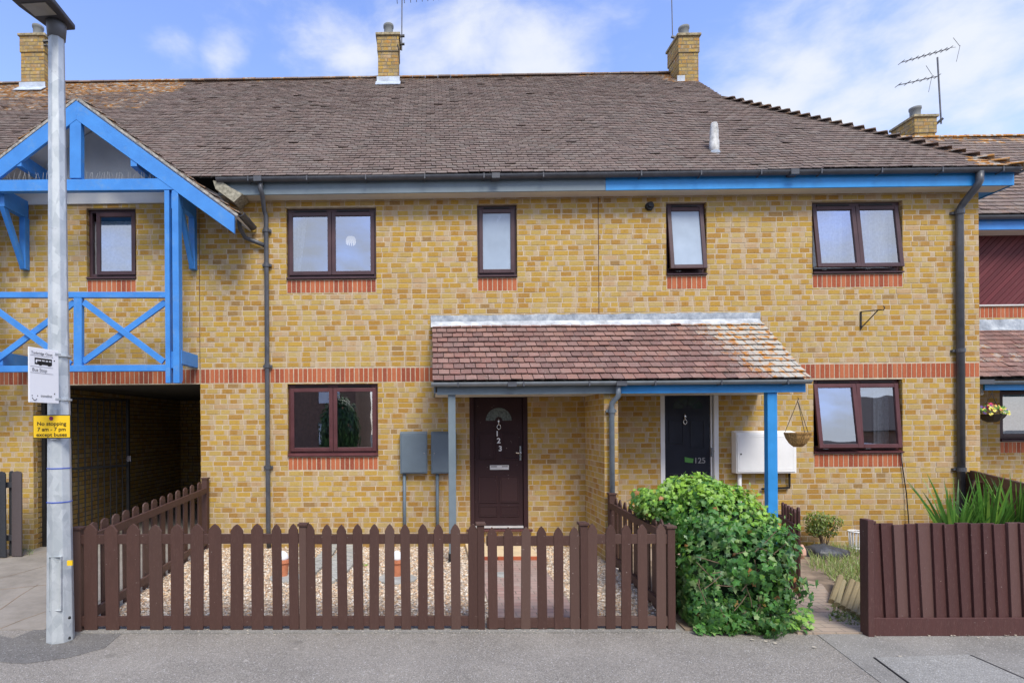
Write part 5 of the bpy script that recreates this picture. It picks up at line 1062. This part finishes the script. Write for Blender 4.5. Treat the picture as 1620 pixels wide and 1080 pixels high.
# ================================================================== HANGING BASKETS
def basket(name, lab, u, v, Y, rad, hgt, hv, mat):
    c = P(u, v, Y); root = thing(name, lab, 'hanging basket', (c.x, Y, c.z-hgt), 'hanging baskets'); g = MB(); n = 20; base = 0; prof = [(.30, 0), (.62, .25), (.85, .6), (1.0, 1.0)]
    rings = []
    for k, (pr, pz) in enumerate(prof):
        rings.append([(c.x+rad*pr*(1+.06*(i % 2))*math.cos(2*math.pi*i/n), Y+rad*pr*(1+.06*(i % 2))*math.sin(2*math.pi*i/n), c.z-hgt+hgt*pz) for i in range(n)])
    for k in range(3):
        for i in range(n): j = (i+1) % n; g.face([rings[k][i], rings[k][j], rings[k+1][j], rings[k+1][i]])
    g.face(rings[0][::-1]); g.face([(x, y, z-.02) for x, y, z in rings[-1]]); g.build('bowl', mat, root); h = P(u, hv, Y); g = MB()
    for a_ in (R(170), R(10), R(265)): g.tube([(c.x+rad*math.cos(a_), Y+rad*math.sin(a_), c.z), (h.x, Y, h.z)], .004, 5)
    g.tube([(h.x, Y, h.z), (h.x+.01, Y, h.z+.03), (h.x, Y, h.z+.05)], .005, 5); g.build('chain', IRON, root); return root, c
basket('hanging_basket', 'empty brown wicker hanging basket below the blue canopy end', 1262, 684, -1.0, .165, .20, 634, plain('brown_wicker', (.44, .26, .09), .9, .45, 30, .8, streak=(3, 3, .5)))
root, c = basket('hanging_basket', 'hanging basket full of pink and yellow flowers at the set back house', 1569, 655, YC2-.05, .17, .13, 622, plain('dark_moss', (.06, .05, .04), .9))
for nm, cc, n_ in (('pink_flowers', (.75, .06, .16), 22), ('yellow_flowers', (.80, .72, .14), 44), ('purple_flowers', (.22, .12, .40), 16), ('leaves', (.10, .25, .03), 40)):
    g = MB()
    for i in range(n_):
        a_, r_ = random.uniform(0, 6.28), random.uniform(0, 1)**.5*.24; h_ = .13*(1-(r_/.26)**2)+random.uniform(-.03, .03)
        if nm == 'pink_flowers': r_ *= .5; h_ += .04
        p = Vector((c.x+r_*math.cos(a_), c.y+r_*math.sin(a_)*.8, c.z+h_)); q = random.uniform(.018, .032)
        nn = Vector((random.uniform(-1, 1), -1.2, random.uniform(-.2, 1.2))).normalized(); t1 = nn.orthogonal().normalized(); t2 = nn.cross(t1); k5 = [p+(t1*math.cos(t)+t2*math.sin(t))*q*(1 if j % 2 else .65)+nn*(.006 if j % 2 else 0) for j, t in enumerate([2*math.pi*j/10 for j in range(10)])]; g.face(k5)
    g.build(nm, plain(nm+'_petals', cc, .6, .1, 20), root)
# ================================================================== PLANTS
def add_leaf(mb, p, nrm, upv, s, kind='ivy', c=None):
    nrm = nrm.normalized(); t = upv-nrm*upv.dot(nrm)
    if t.length < 1e-3: t = nrm.orthogonal()
    t.normalize(); b = nrm.cross(t)
    if kind == 'ivy': sh = [(0, -.45), (.42, -.50), (.34, -.12), (.52, .12), (.22, .20), (0, .62), (-.22, .20), (-.52, .12), (-.34, -.12), (-.42, -.50)]
    elif kind == 'oval': sh = [(0, -.5), (.25, -.2), (.27, .15), (0, .55), (-.27, .15), (-.25, -.2)]
    else: sh = [(-.5, -.5), (.5, -.5), (.3, .5), (-.3, .5)]
    cup = random.uniform(-.25, .25); n = len(mb.v); c = c or (random.random(), random.random(), random.random())
    mb.v.append(tuple(p+nrm*s*.05)); k = len(sh)
    for x, y in sh: mb.v.append(tuple(p+b*(x*s)+t*(y*s)+nrm*(s*cup*(abs(x)+.3*abs(y)))))
    for i in range(k): mb.f.append((n, n+1+i, n+1+(i+1) % k)); mb.c.append(c)
# ivy: blobs
IV = thing('ivy_bush', 'large mound of glossy green ivy spilling over the fence end onto the pavement', 'ivy', (P(1165, 1000, -3.3).x, -3.1, 0))
blobs = []
def blob(u, v, Y, ru, rv, rd): c = P(u, v, Y); s_ = SF(Y); blobs.append((c, ru/s_, rd, rv/s_))
blob(1130, 905, -3.20, 62, 86, .48); blob(1162, 910, -3.25, 72, 86, .50); blob(1176, 885, -3.15, 40, 72, .42); blob(1112, 838, -3.0, 52, 66, .42); blob(1150, 838, -3.0, 60, 60, .42); blob(1135, 800, -3.0, 34, 30, .25); blob(1060, 800, -2.75, 52, 32, .4); blob(1085, 785, -2.8, 42, 30, .4)
blob(1112, 955, -3.32, 34, 46, .4); blob(1188, 938, -3.3, 30, 52, .34); blob(1165, 960, -3.35, 62, 42, .38); blob(1222, 978, -3.4, 26, 22, .28)
def inside(p, skip):
    for i, (c, rx, ry, rz) in enumerate(blobs):
        if i != skip and ((p.x-c.x)/rx)**2+((p.y-c.y)/ry)**2+((p.z-c.z)/rz)**2 < .80: return True
    return False
g = MB(); tries = 0; cnt = 0
def lightness(p): return .5
while cnt < 11000 and tries < 60000:
    tries += 1; i = random.randrange(len(blobs)); c, rx, ry, rz = blobs[i]; d = Vector((random.gauss(0, 1), random.gauss(0, 1), random.gauss(0, 1))).normalized()
    k = random.uniform(.86, 1.05) if random.random() < .72 else random.uniform(1.0, 1.20); k += .44*mnoise.noise((c+Vector((d.x*rx, d.y*ry, d.z*rz)))*3.6)+.10*mnoise.noise((c+d*rx)*11)
    p = Vector((c.x+d.x*rx*k, c.y+d.y*ry*k, c.z+d.z*rz*k))
    if p.z < .02 or p.z > 1.75 or inside(p, i): continue
    n_ = Vector((d.x/rx, d.y/ry, d.z/rz)).normalized(); n_ = (n_+Vector((random.gauss(0, .45), random.gauss(0, .45), random.gauss(0, .45)))).normalized()
    if n_.y > .3 and random.random() < .6: continue
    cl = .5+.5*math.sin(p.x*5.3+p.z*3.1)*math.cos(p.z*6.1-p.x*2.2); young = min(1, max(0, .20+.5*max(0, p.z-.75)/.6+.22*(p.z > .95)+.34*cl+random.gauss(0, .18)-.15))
    if random.random() < .10: young = random.random()
    s_ = random.uniform(.040, .078) if young < .5 else random.uniform(.028, .055)
    add_leaf(g, p, n_, Vector((random.gauss(0, .5), 0, -1)), s_, 'ivy', (young, random.random(), random.random())); cnt += 1
for i in range(420):    # low tendrils on the pavement
    u, v = random.uniform(1100, 1285), random.uniform(985, 1006); 
    if u > 1240: v = random.uniform(975, 1004)
    q = G(u, v); add_leaf(g, Vector((q.x, q.y, random.uniform(.02, .10))), Vector((random.gauss(0, .4), -.6, 1)), Vector((0, -1, 0)), random.uniform(.03, .065), 'ivy', (random.uniform(.3, 1) if u > 1235 else random.uniform(0, .7), random.uniform(.3, 1), random.random()))
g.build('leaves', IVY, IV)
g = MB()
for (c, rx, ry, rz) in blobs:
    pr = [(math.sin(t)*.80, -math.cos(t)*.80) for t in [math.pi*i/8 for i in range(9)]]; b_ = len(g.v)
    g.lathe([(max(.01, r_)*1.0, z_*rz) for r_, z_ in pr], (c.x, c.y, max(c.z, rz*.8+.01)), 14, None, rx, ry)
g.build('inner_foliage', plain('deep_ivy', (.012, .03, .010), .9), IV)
g = MB()
for i in range(26):
    q = P(random.uniform(1100, 1230), random.uniform(860, 980), -3.72); d = Vector((random.uniform(-.2, .2), random.uniform(-.02, .06), random.uniform(-.2, .2))); g.tube([q, q+d*.5+Vector((0, -.01, 0)), q+d], .004, 5); g.build('stem', BARK, IV); g = MB()
def bushy(name, lab, u, v, Y, ru, rv, rd, n, mat, smin, smax, kind='oval'):
    c = P(u, v, Y); rx, rz = ru/SF(Y), rv/SF(Y); root = thing(name, lab, 'shrub', (c.x, Y, 0)); g = MB(); sub = [(c+Vector((random.uniform(-.6, .6)*rx, random.uniform(-.4, .4)*rd, random.uniform(-.5, .6)*rz)), random.uniform(.35, .6)) for _ in range(9)]
    for i in range(n):
        cc, k = random.choice(sub); d = Vector((random.gauss(0, 1), random.gauss(0, 1), random.gauss(0, 1))).normalized()*random.uniform(.5, 1.05)**.5; p = Vector((cc.x+d.x*rx*k, cc.y+d.y*rd*k, cc.z+d.z*rz*k))
        if p.z < .02: continue
        add_leaf(g, p, (d+Vector((random.gauss(0, .5), -.3, random.gauss(0, .5)+.3))), Vector((random.gauss(0, .5), 0, 1)), random.uniform(smin, smax), kind, (min(1, max(0, .4+.4*(p.z-c.z)/rz+random.gauss(0, .25))), random.random(), random.random()*.98))
    g.build('leaves', mat, root); g = MB()
    for cc, k in sub: g.tube([(c.x+random.uniform(-.05, .05), Y, 0), ((c.x+cc.x)/2, (Y+cc.y)/2, cc.z*.5), cc], [.012, .008, .003], 5)
    g.build('stem', BARK, root); return root
bushy('round_shrub', 'small olive green shrub against the brick wall behind the open gate', 1304, 833, -.35, 32, 26, .28, 1500, SHRUB, .022, .045)
bushy('seedling', 'small green weed growing in the gravel beside a terracotta pot', 579, 905, -1.2, 8, 14, .06, 70, BLADE, .03, .06)
def blades(mb, base, n, h0, h1, w, spread, droop=.25, broad=False):
    for i in range(n):
        a = random.uniform(0, 6.28); h = random.uniform(h0, h1); ln = random.uniform(0, spread); d = Vector((math.cos(a), math.sin(a), 0)); b0 = base+d*random.uniform(0, spread*.15); sd_ = Vector((-d.y, d.x, 0)) if abs(d.x) < .5 else Vector((random.uniform(.5, 1), random.uniform(-.5, .5), 0)).normalized(); pr = None; c = (min(1, random.random()**1.2), random.random(), random.random()*.985); k = 7
        bend = random.random() < .2
        for j in range(k+1):
            t = j/k; z = h*(t-droop*t*t*(1.6 if bend else .5)); p = b0+d*(ln*t*t+ln*.25*t)+Vector((0, 0, z)); ww = w*(1-t**2.2)*.5+.001; cur = (p-sd_*ww, p+sd_*ww)
            if pr: mb.face([pr[0], pr[1], cur[1], cur[0]], c)
            pr = cur
for (u, v, lab, n_, h_) in ((1512, 905, 'clump of sword shaped iris leaves in front of the black downpipe', 34, 1.28), (1563, 905, 'clump of iris leaves behind the board fence, between two other clumps', 38, 1.30), (1612, 905, 'clump of iris leaves behind the board fence at the right edge', 40, 1.28)):
    q = P(u, 830, -1.75)
    g = MB(); blades(g, Vector((q.x, -1.75, .02)), int(n_*1.5), h_*.62, h_*1.06, .055, .36, .10); o_ = g.build('iris_clump', BLADE); tag(o_, lab, 'plant', 'iris clumps behind the board fence')
g = MB()
for i in range(1400):
    u, v = random.uniform(1282, 1372), random.uniform(868, 935)
    if v > 905 and u < 1300+(v-905)*1.2: continue
    q = G(u, v); blades(g, Vector((q.x, q.y, .012)), 1, .05, .17, .006, .10, .3)
for i in range(160): q = G(random.uniform(1275, 1370), random.uniform(845, 870)); blades(g, Vector((q.x, q.y, .012)), 1, .05, .14, .007, .08, .3)
for i in range(90): q = G(random.uniform(14, 52), random.uniform(866, 880)); blades(g, Vector((q.x, q.y, .006)), 1, .03, .07, .006, .06, .3)
for i in range(60): q = G(random.uniform(1330, 1366), random.uniform(975, 992)); blades(g, Vector((q.x, q.y, .012)), 1, .03, .07, .010, .06, .3)
for i in range(50): q = G(random.uniform(1313, 1338), random.uniform(962, 985)); blades(g, Vector((q.x, q.y, .012)), 1, .03, .06, .02, .06, .3)
o_ = g.build('rough_grass', GRASS); o_['kind'] = 'stuff'; o_['label'] = 'rough dry grass in the right hand front garden'
# fallen leaves and petals, litter
g = MB()
for i in range(240):
    q = G(random.uniform(125, 1070), 997+abs(random.gauss(0, 5))); add_leaf(g, Vector((q.x, q.y, .016)), Vector((random.gauss(0, .2), random.gauss(0, .2), 1)), X_AX, random.uniform(.007, .020), 'oval')
for (u, v) in ((1288, 975+50), (1211, 1015), (1226, 1018), (1190, 1013), (1350, 930), (1335, 942), (1423, 1039)): q = G(u, v); add_leaf(g, Vector((q.x, q.y, .012)), Vector((0, 0, 1)), X_AX, .04, 'oval')
for i in range(110): q = G(random.uniform(1380, 1618), 1001+abs(random.gauss(0, 4))); add_leaf(g, Vector((q.x, q.y, .016)), Vector((random.gauss(0, .2), random.gauss(0, .2), 1)), X_AX, random.uniform(.012, .03), 'oval')
o_ = g.build('fallen_petals', plain('dry_petal', (.52, .46, .36), .8, .3, 9)); o_['kind'] = 'stuff'; o_['label'] = 'dry petals and bits blown against the fence foot'
# ================================================================== GARDEN ORNAMENTS
def pot(u, v, lab):
    q = G(u, v); root = thing('flower_pot', lab, 'flower pot', (q.x, q.y, .01), 'terracotta pots on the gravel'); g = MB(); g.lathe([(.062, 0), (.082, .17), (.098, .172), (.100, .215), (.088, .217), (.080, .17)], (q.x, q.y, .03), 24); g.build('pot', TERRA, root, smooth=False)
    g = MB(); g.lathe([(.075, 0), (.080, .03), (.070, .07), (.045, .10), (.012, .115)], (q.x, q.y, .232), 18); g.build('white_flower_dome', WHT, root, smooth=True)
pot(447, 914, 'terracotta pot with white top standing left of the grey ribbed stones'); pot(628, 914, 'terracotta pot with white top standing right of the grey ribbed stones')
def disc(u, v, r_, nm, lab, ribs=False):
    q = G(u, v); n = 20; poly = [(math.cos(t)*r_*(1+.06*math.sin(3*t+1)), math.sin(t)*r_*(1+.05*math.cos(4*t))) for t in [2*math.pi*i/n for i in range(n)]]; g = MB(); g.prism(poly, (q.x, q.y, .035), X_AX, Y_AX, (0, 0, -.025)); o_ = tag(g.build(nm, SLABM, recalc=True, bevel=.006), lab, 'paving stone', 'flat stones on the gravel'); return o_, q
disc(452, 916, .21, 'stepping_stone', 'flat grey stone under the left terracotta pot'); disc(628, 918, .24, 'stepping_stone', 'flat grey stone under the right terracotta pot'); disc(795, 912, .12, 'stepping_stone', 'small pale round stone on the path by the gate')
def ribbed(u0, v0, u1, v1, lab, ph):
    A_, B_ = G(u0, v0), G(u1, v1); cx, cy = (A_.x+B_.x)/2, (A_.y+B_.y)/2; hw, hl = abs(G(u1, (v0+v1)/2).x-G(u0, (v0+v1)/2).x)/2, abs(B_.y-A_.y)/2; root = thing('ribbed_stone', lab, 'ornamental stone', (cx, cy, .01), 'grey ribbed stones'); n = 24; g = MB(); hh_ = .06
    poly = [(math.cos(t)*hw*(1+.08*math.sin(2*t+ph)), math.sin(t)*hl*(1+.06*math.cos(3*t+ph))) for t in [2*math.pi*i/n for i in range(n)]]; g.prism(poly, (cx, cy, hh_), X_AX, Y_AX, (0, 0, -.05)); g.build('slab', SLABM, root, recalc=True, bevel=.01); g = MB()
    for i in range(11):
        y = cy-hl*.85+hl*1.7*i/10; ww = hw*math.sqrt(max(0, 1-((y-cy)/hl)**2))*.92
        pts = [(cx+ww*t, y+.05*math.sin(t*2+ph)-.04*t*t, hh_+.004) for t in (-1, -.6, -.2, .2, .6, 1)]; g.tube(pts, .012, 6)
    g.build('ribs', SLABM, root, smooth=True)
ribbed(498, 925, 520, 860, 'long grey ribbed stone lying on the gravel, left of a second one', .5); ribbed(524, 928, 562, 856, 'broad grey ribbed stone lying on the gravel between the pots', 2.0)
# log roll edging
root = thing('log_edging', 'tipped over run of half round log edging beside the board fence post', 'garden edging', (*gp(1345, 975), .0))
g = MB()
for i in range(7):
    t = i/6; b0 = G(1316+52*t, 957+30*t); b0 = Vector((b0.x, b0.y, .035)); e0 = G(1328+58*t, 930+22*t); e0 = Vector((e0.x, e0.y, .11+.01*math.sin(i*3))); e0 += Vector((random.uniform(-.03, .03), random.uniform(-.02, .02), random.uniform(-.02, .03))); g.tube([b0, e0], .033, 10)
g.build('logs', wood_mat('weathered_log', (.33, .26, .13), (.20, .16, .09), (.40, .36, .22), .4, (4, 4, 4)), root, smooth=False)
g = MB(); rr_ = random.Random(3)
for i in range(60): q = G(rr_.uniform(1335, 1366), rr_.uniform(925, 960)); s_ = rr_.uniform(.012, .03); g.lathe([(s_*.5, 0), (s_, s_*.5), (s_*.4, s_)], (q.x, q.y, .01), 6)
o_ = g.build('stone_heap', plain('grey_rubble', (.28, .25, .25), .9, .5, 30, .5)); o_['kind'] = 'stuff'; o_['label'] = 'loose stones behind the log edging'
# black sack
q = G(1308, 880); root = None; g = MB(); n, mrow = 28, 9; rings = []
for j in range(mrow+1):
    t = j/mrow; ph = math.pi/2*t; ring = []
    for i in range(n):
        a_ = 2*math.pi*i/n; rr2 = (1+.07*math.sin(3*a_+t*4)+.05*math.sin(5*a_+2*t)); ring.append((q.x+.34*math.cos(a_)*math.cos(ph)*rr2-.01, q.y+.24*math.sin(a_)*math.cos(ph)*rr2, .012+.15*math.sin(ph)**.7*(1+.22*math.cos(a_+2.6))+.012*math.sin(a_*5+t*9)*t*(1-t)*3))
    rings.append(ring)
for j in range(mrow):
    for i in range(n): k = (i+1) % n; g.face([rings[j][i], rings[j][k], rings[j+1][k], rings[j+1][i]], (.5, .5, 0))
o_ = tag(g.build('refuse_sack', plain('black_polythene', (.055, .06, .07), .42, .35, 7, .9), smooth=True), 'crumpled dark grey sack lying on the grass in front of the shrub', 'sack')
q = P(1355, 862, -.35); root = thing('white_basket', 'small white slatted basket against the wall, left of the board fence', 'basket', (q.x, -.35, 0)); g = MB(); n = 14; zt = P(1355, 838, -.35).z; 
for i in range(n): a_ = 2*math.pi*i/n; g.bar((q.x+.085*math.cos(a_), -.35+.085*math.sin(a_), .01), (q.x+.10*math.cos(a_), -.35+.10*math.sin(a_), zt-.02), .020, .008, Vector((math.cos(a_), math.sin(a_), 0)))
g.build('slats', WHT, root); g = MB()
for z, r_ in ((zt-.02, .105), (.05, .09)): g.tube([(q.x+r_*math.cos(t), -.35+r_*math.sin(t), z) for t in [2*math.pi*i/18 for i in range(19)]], .012, 6)
g.build('hoop', WHT, root)
q = P(1279, 872, -.9); g = MB(); g.lathe([(.02, 0), (.055, .06), (.05, .13), (.015, .20)], (q.x-.06, -.85, .01), 10); tag(g.build('clay_fragment', plain('pale_clay', (.62, .38, .28), .9)), 'pale pink clay piece half hidden by the open gate', 'garden ornament')
# lamp seen through the upper left-hand window
q = P(555, 379, 1.0); root = thing('ceiling_lamp', 'lit white ceiling lamp seen through the upper two-light window', 'lamp', (q.x, 1.0, q.z)); g = MB(); g.lathe([(.05, -.05), (.082, -.04), (.092, .0), (.07, .04), (.02, .05)], (q.x, 1.0, q.z), 10)
for i in range(12): a_ = i*math.pi/6; g.tube([(q.x+.085*math.cos(a_), 1.0+.085*math.sin(a_), q.z-.03), (q.x+.07*math.cos(a_), 1.0+.07*math.sin(a_), q.z-.085)], .010, 5); g.build('shade', emis('lit_lamp_shade', (1, .9, .75), .28), root, smooth=False); g = MB(); g.tube([(q.x, 1.0, q.z+.05), (q.x, 1.0, WIN['B1'][3]+.11)], .004, 5); g.build('flex', DARK, root)
# ================================================================== ACROSS THE STREET (seen mirrored in the panes)
OB = plain('dull_opposite_brick', (.22, .13, .09), .9, .2, 5); OR_ = plain('opposite_roof_tile', (.09, .07, .065), .9, .2, 8)
for i, (x0, x1) in enumerate(((-26, -14), (-13.9, -4.5), (-1.5, 9), (9.1, 20), (20.1, 32))):
    root = thing('opposite_house', ('red brown terraced house mirrored in the panes, %s across the street' % ('far left', 'left', 'middle', 'right', 'far right')[i]), 'house', ((x0+x1)/2, -25, 0), 'houses across the street')
    g = MB(); g.box(x0, x1, -32, -24, -.1, 5.3); g.build('wall', OB, root); g = MB(); g.prism([(-32.4, 5.3), (-23.6, 5.3), (-28, 8.2)], (x0-.1, 0, 0), Y_AX, Z_AX, (x1-x0+.2, 0, 0)); g.build('roof', OR_, root, recalc=True)
    for k in range(3):
        for z in (1.0, 3.4): xx = x0+(x1-x0)*(k+.5)/3; g = MB(); g.box(xx-.6, xx+.6, -24.0, -23.93, z, z+1.2); g.build('window', WHT, root)
for i, (x, y, w_, h_) in enumerate(((-3.9, -14.6, 1.8, 3.4), (4.4, -15.5, 2.6, 2.3), (10.5, -15.5, 3.2, 2.0))):
    g = MB(); g.lathe([(max(.02, math.sin(math.pi*q_/8))*.88, h_/2-math.cos(math.pi*q_/8)*h_*.44) for q_ in range(9)], (x, y, 0), 14, (0, 0, 0), w_/2, .75)
    for k in range(2600):
        d = Vector((random.gauss(0, 1), random.gauss(0, 1), random.gauss(0, 1))).normalized()*random.uniform(.75, 1.02); p = Vector((x+d.x*w_/2, y+d.y*.8, h_/2+d.z*h_/2)); add_leaf(g, p, d, Z_AX, random.uniform(.10, .2), 'oval')
    tag(g.build('hedge', TREE), 'dark green hedge across the street, %s' % ('nearest the mirrored car', 'middle one', 'right one')[i], 'hedge', 'hedges across the street')
car = thing('parked_car', 'dark blue parked car mirrored in the lower left window', 'car', (-7.2, -12.2, 0)); CB = plain('dark_blue_car_paint', (.03, .05, .09), .25)
g = MB(); g.prism([(-2.1, .30), (2.1, .30), (2.15, .75), (1.95, .98), (1.2, 1.02), (.55, 1.45), (-1.1, 1.48), (-1.75, 1.05), (-2.1, .95)], (-7.2, -13.05, 0), X_AX, Z_AX, (0, 1.7, 0)); g.build('body', CB, car, recalc=True, bevel=.08)
for sx in (-1.3, 1.3):
    for yy in (-13.06, -11.58): g = MB(); g.tube([(-7.2+sx, yy, .32), (-7.2+sx, yy+.22, .32)], .32, 20); g.build('wheel', DARK, car)
g = MB(); g.box(-8.1, -6.75, -11.36, -11.345, 1.02, 1.38); g.build('side_window', FROST, car); g = MB(); g.box(-9.31, -9.28, -12.9, -12.6, .70, .85); g.build('tail_light', MAROON, car)
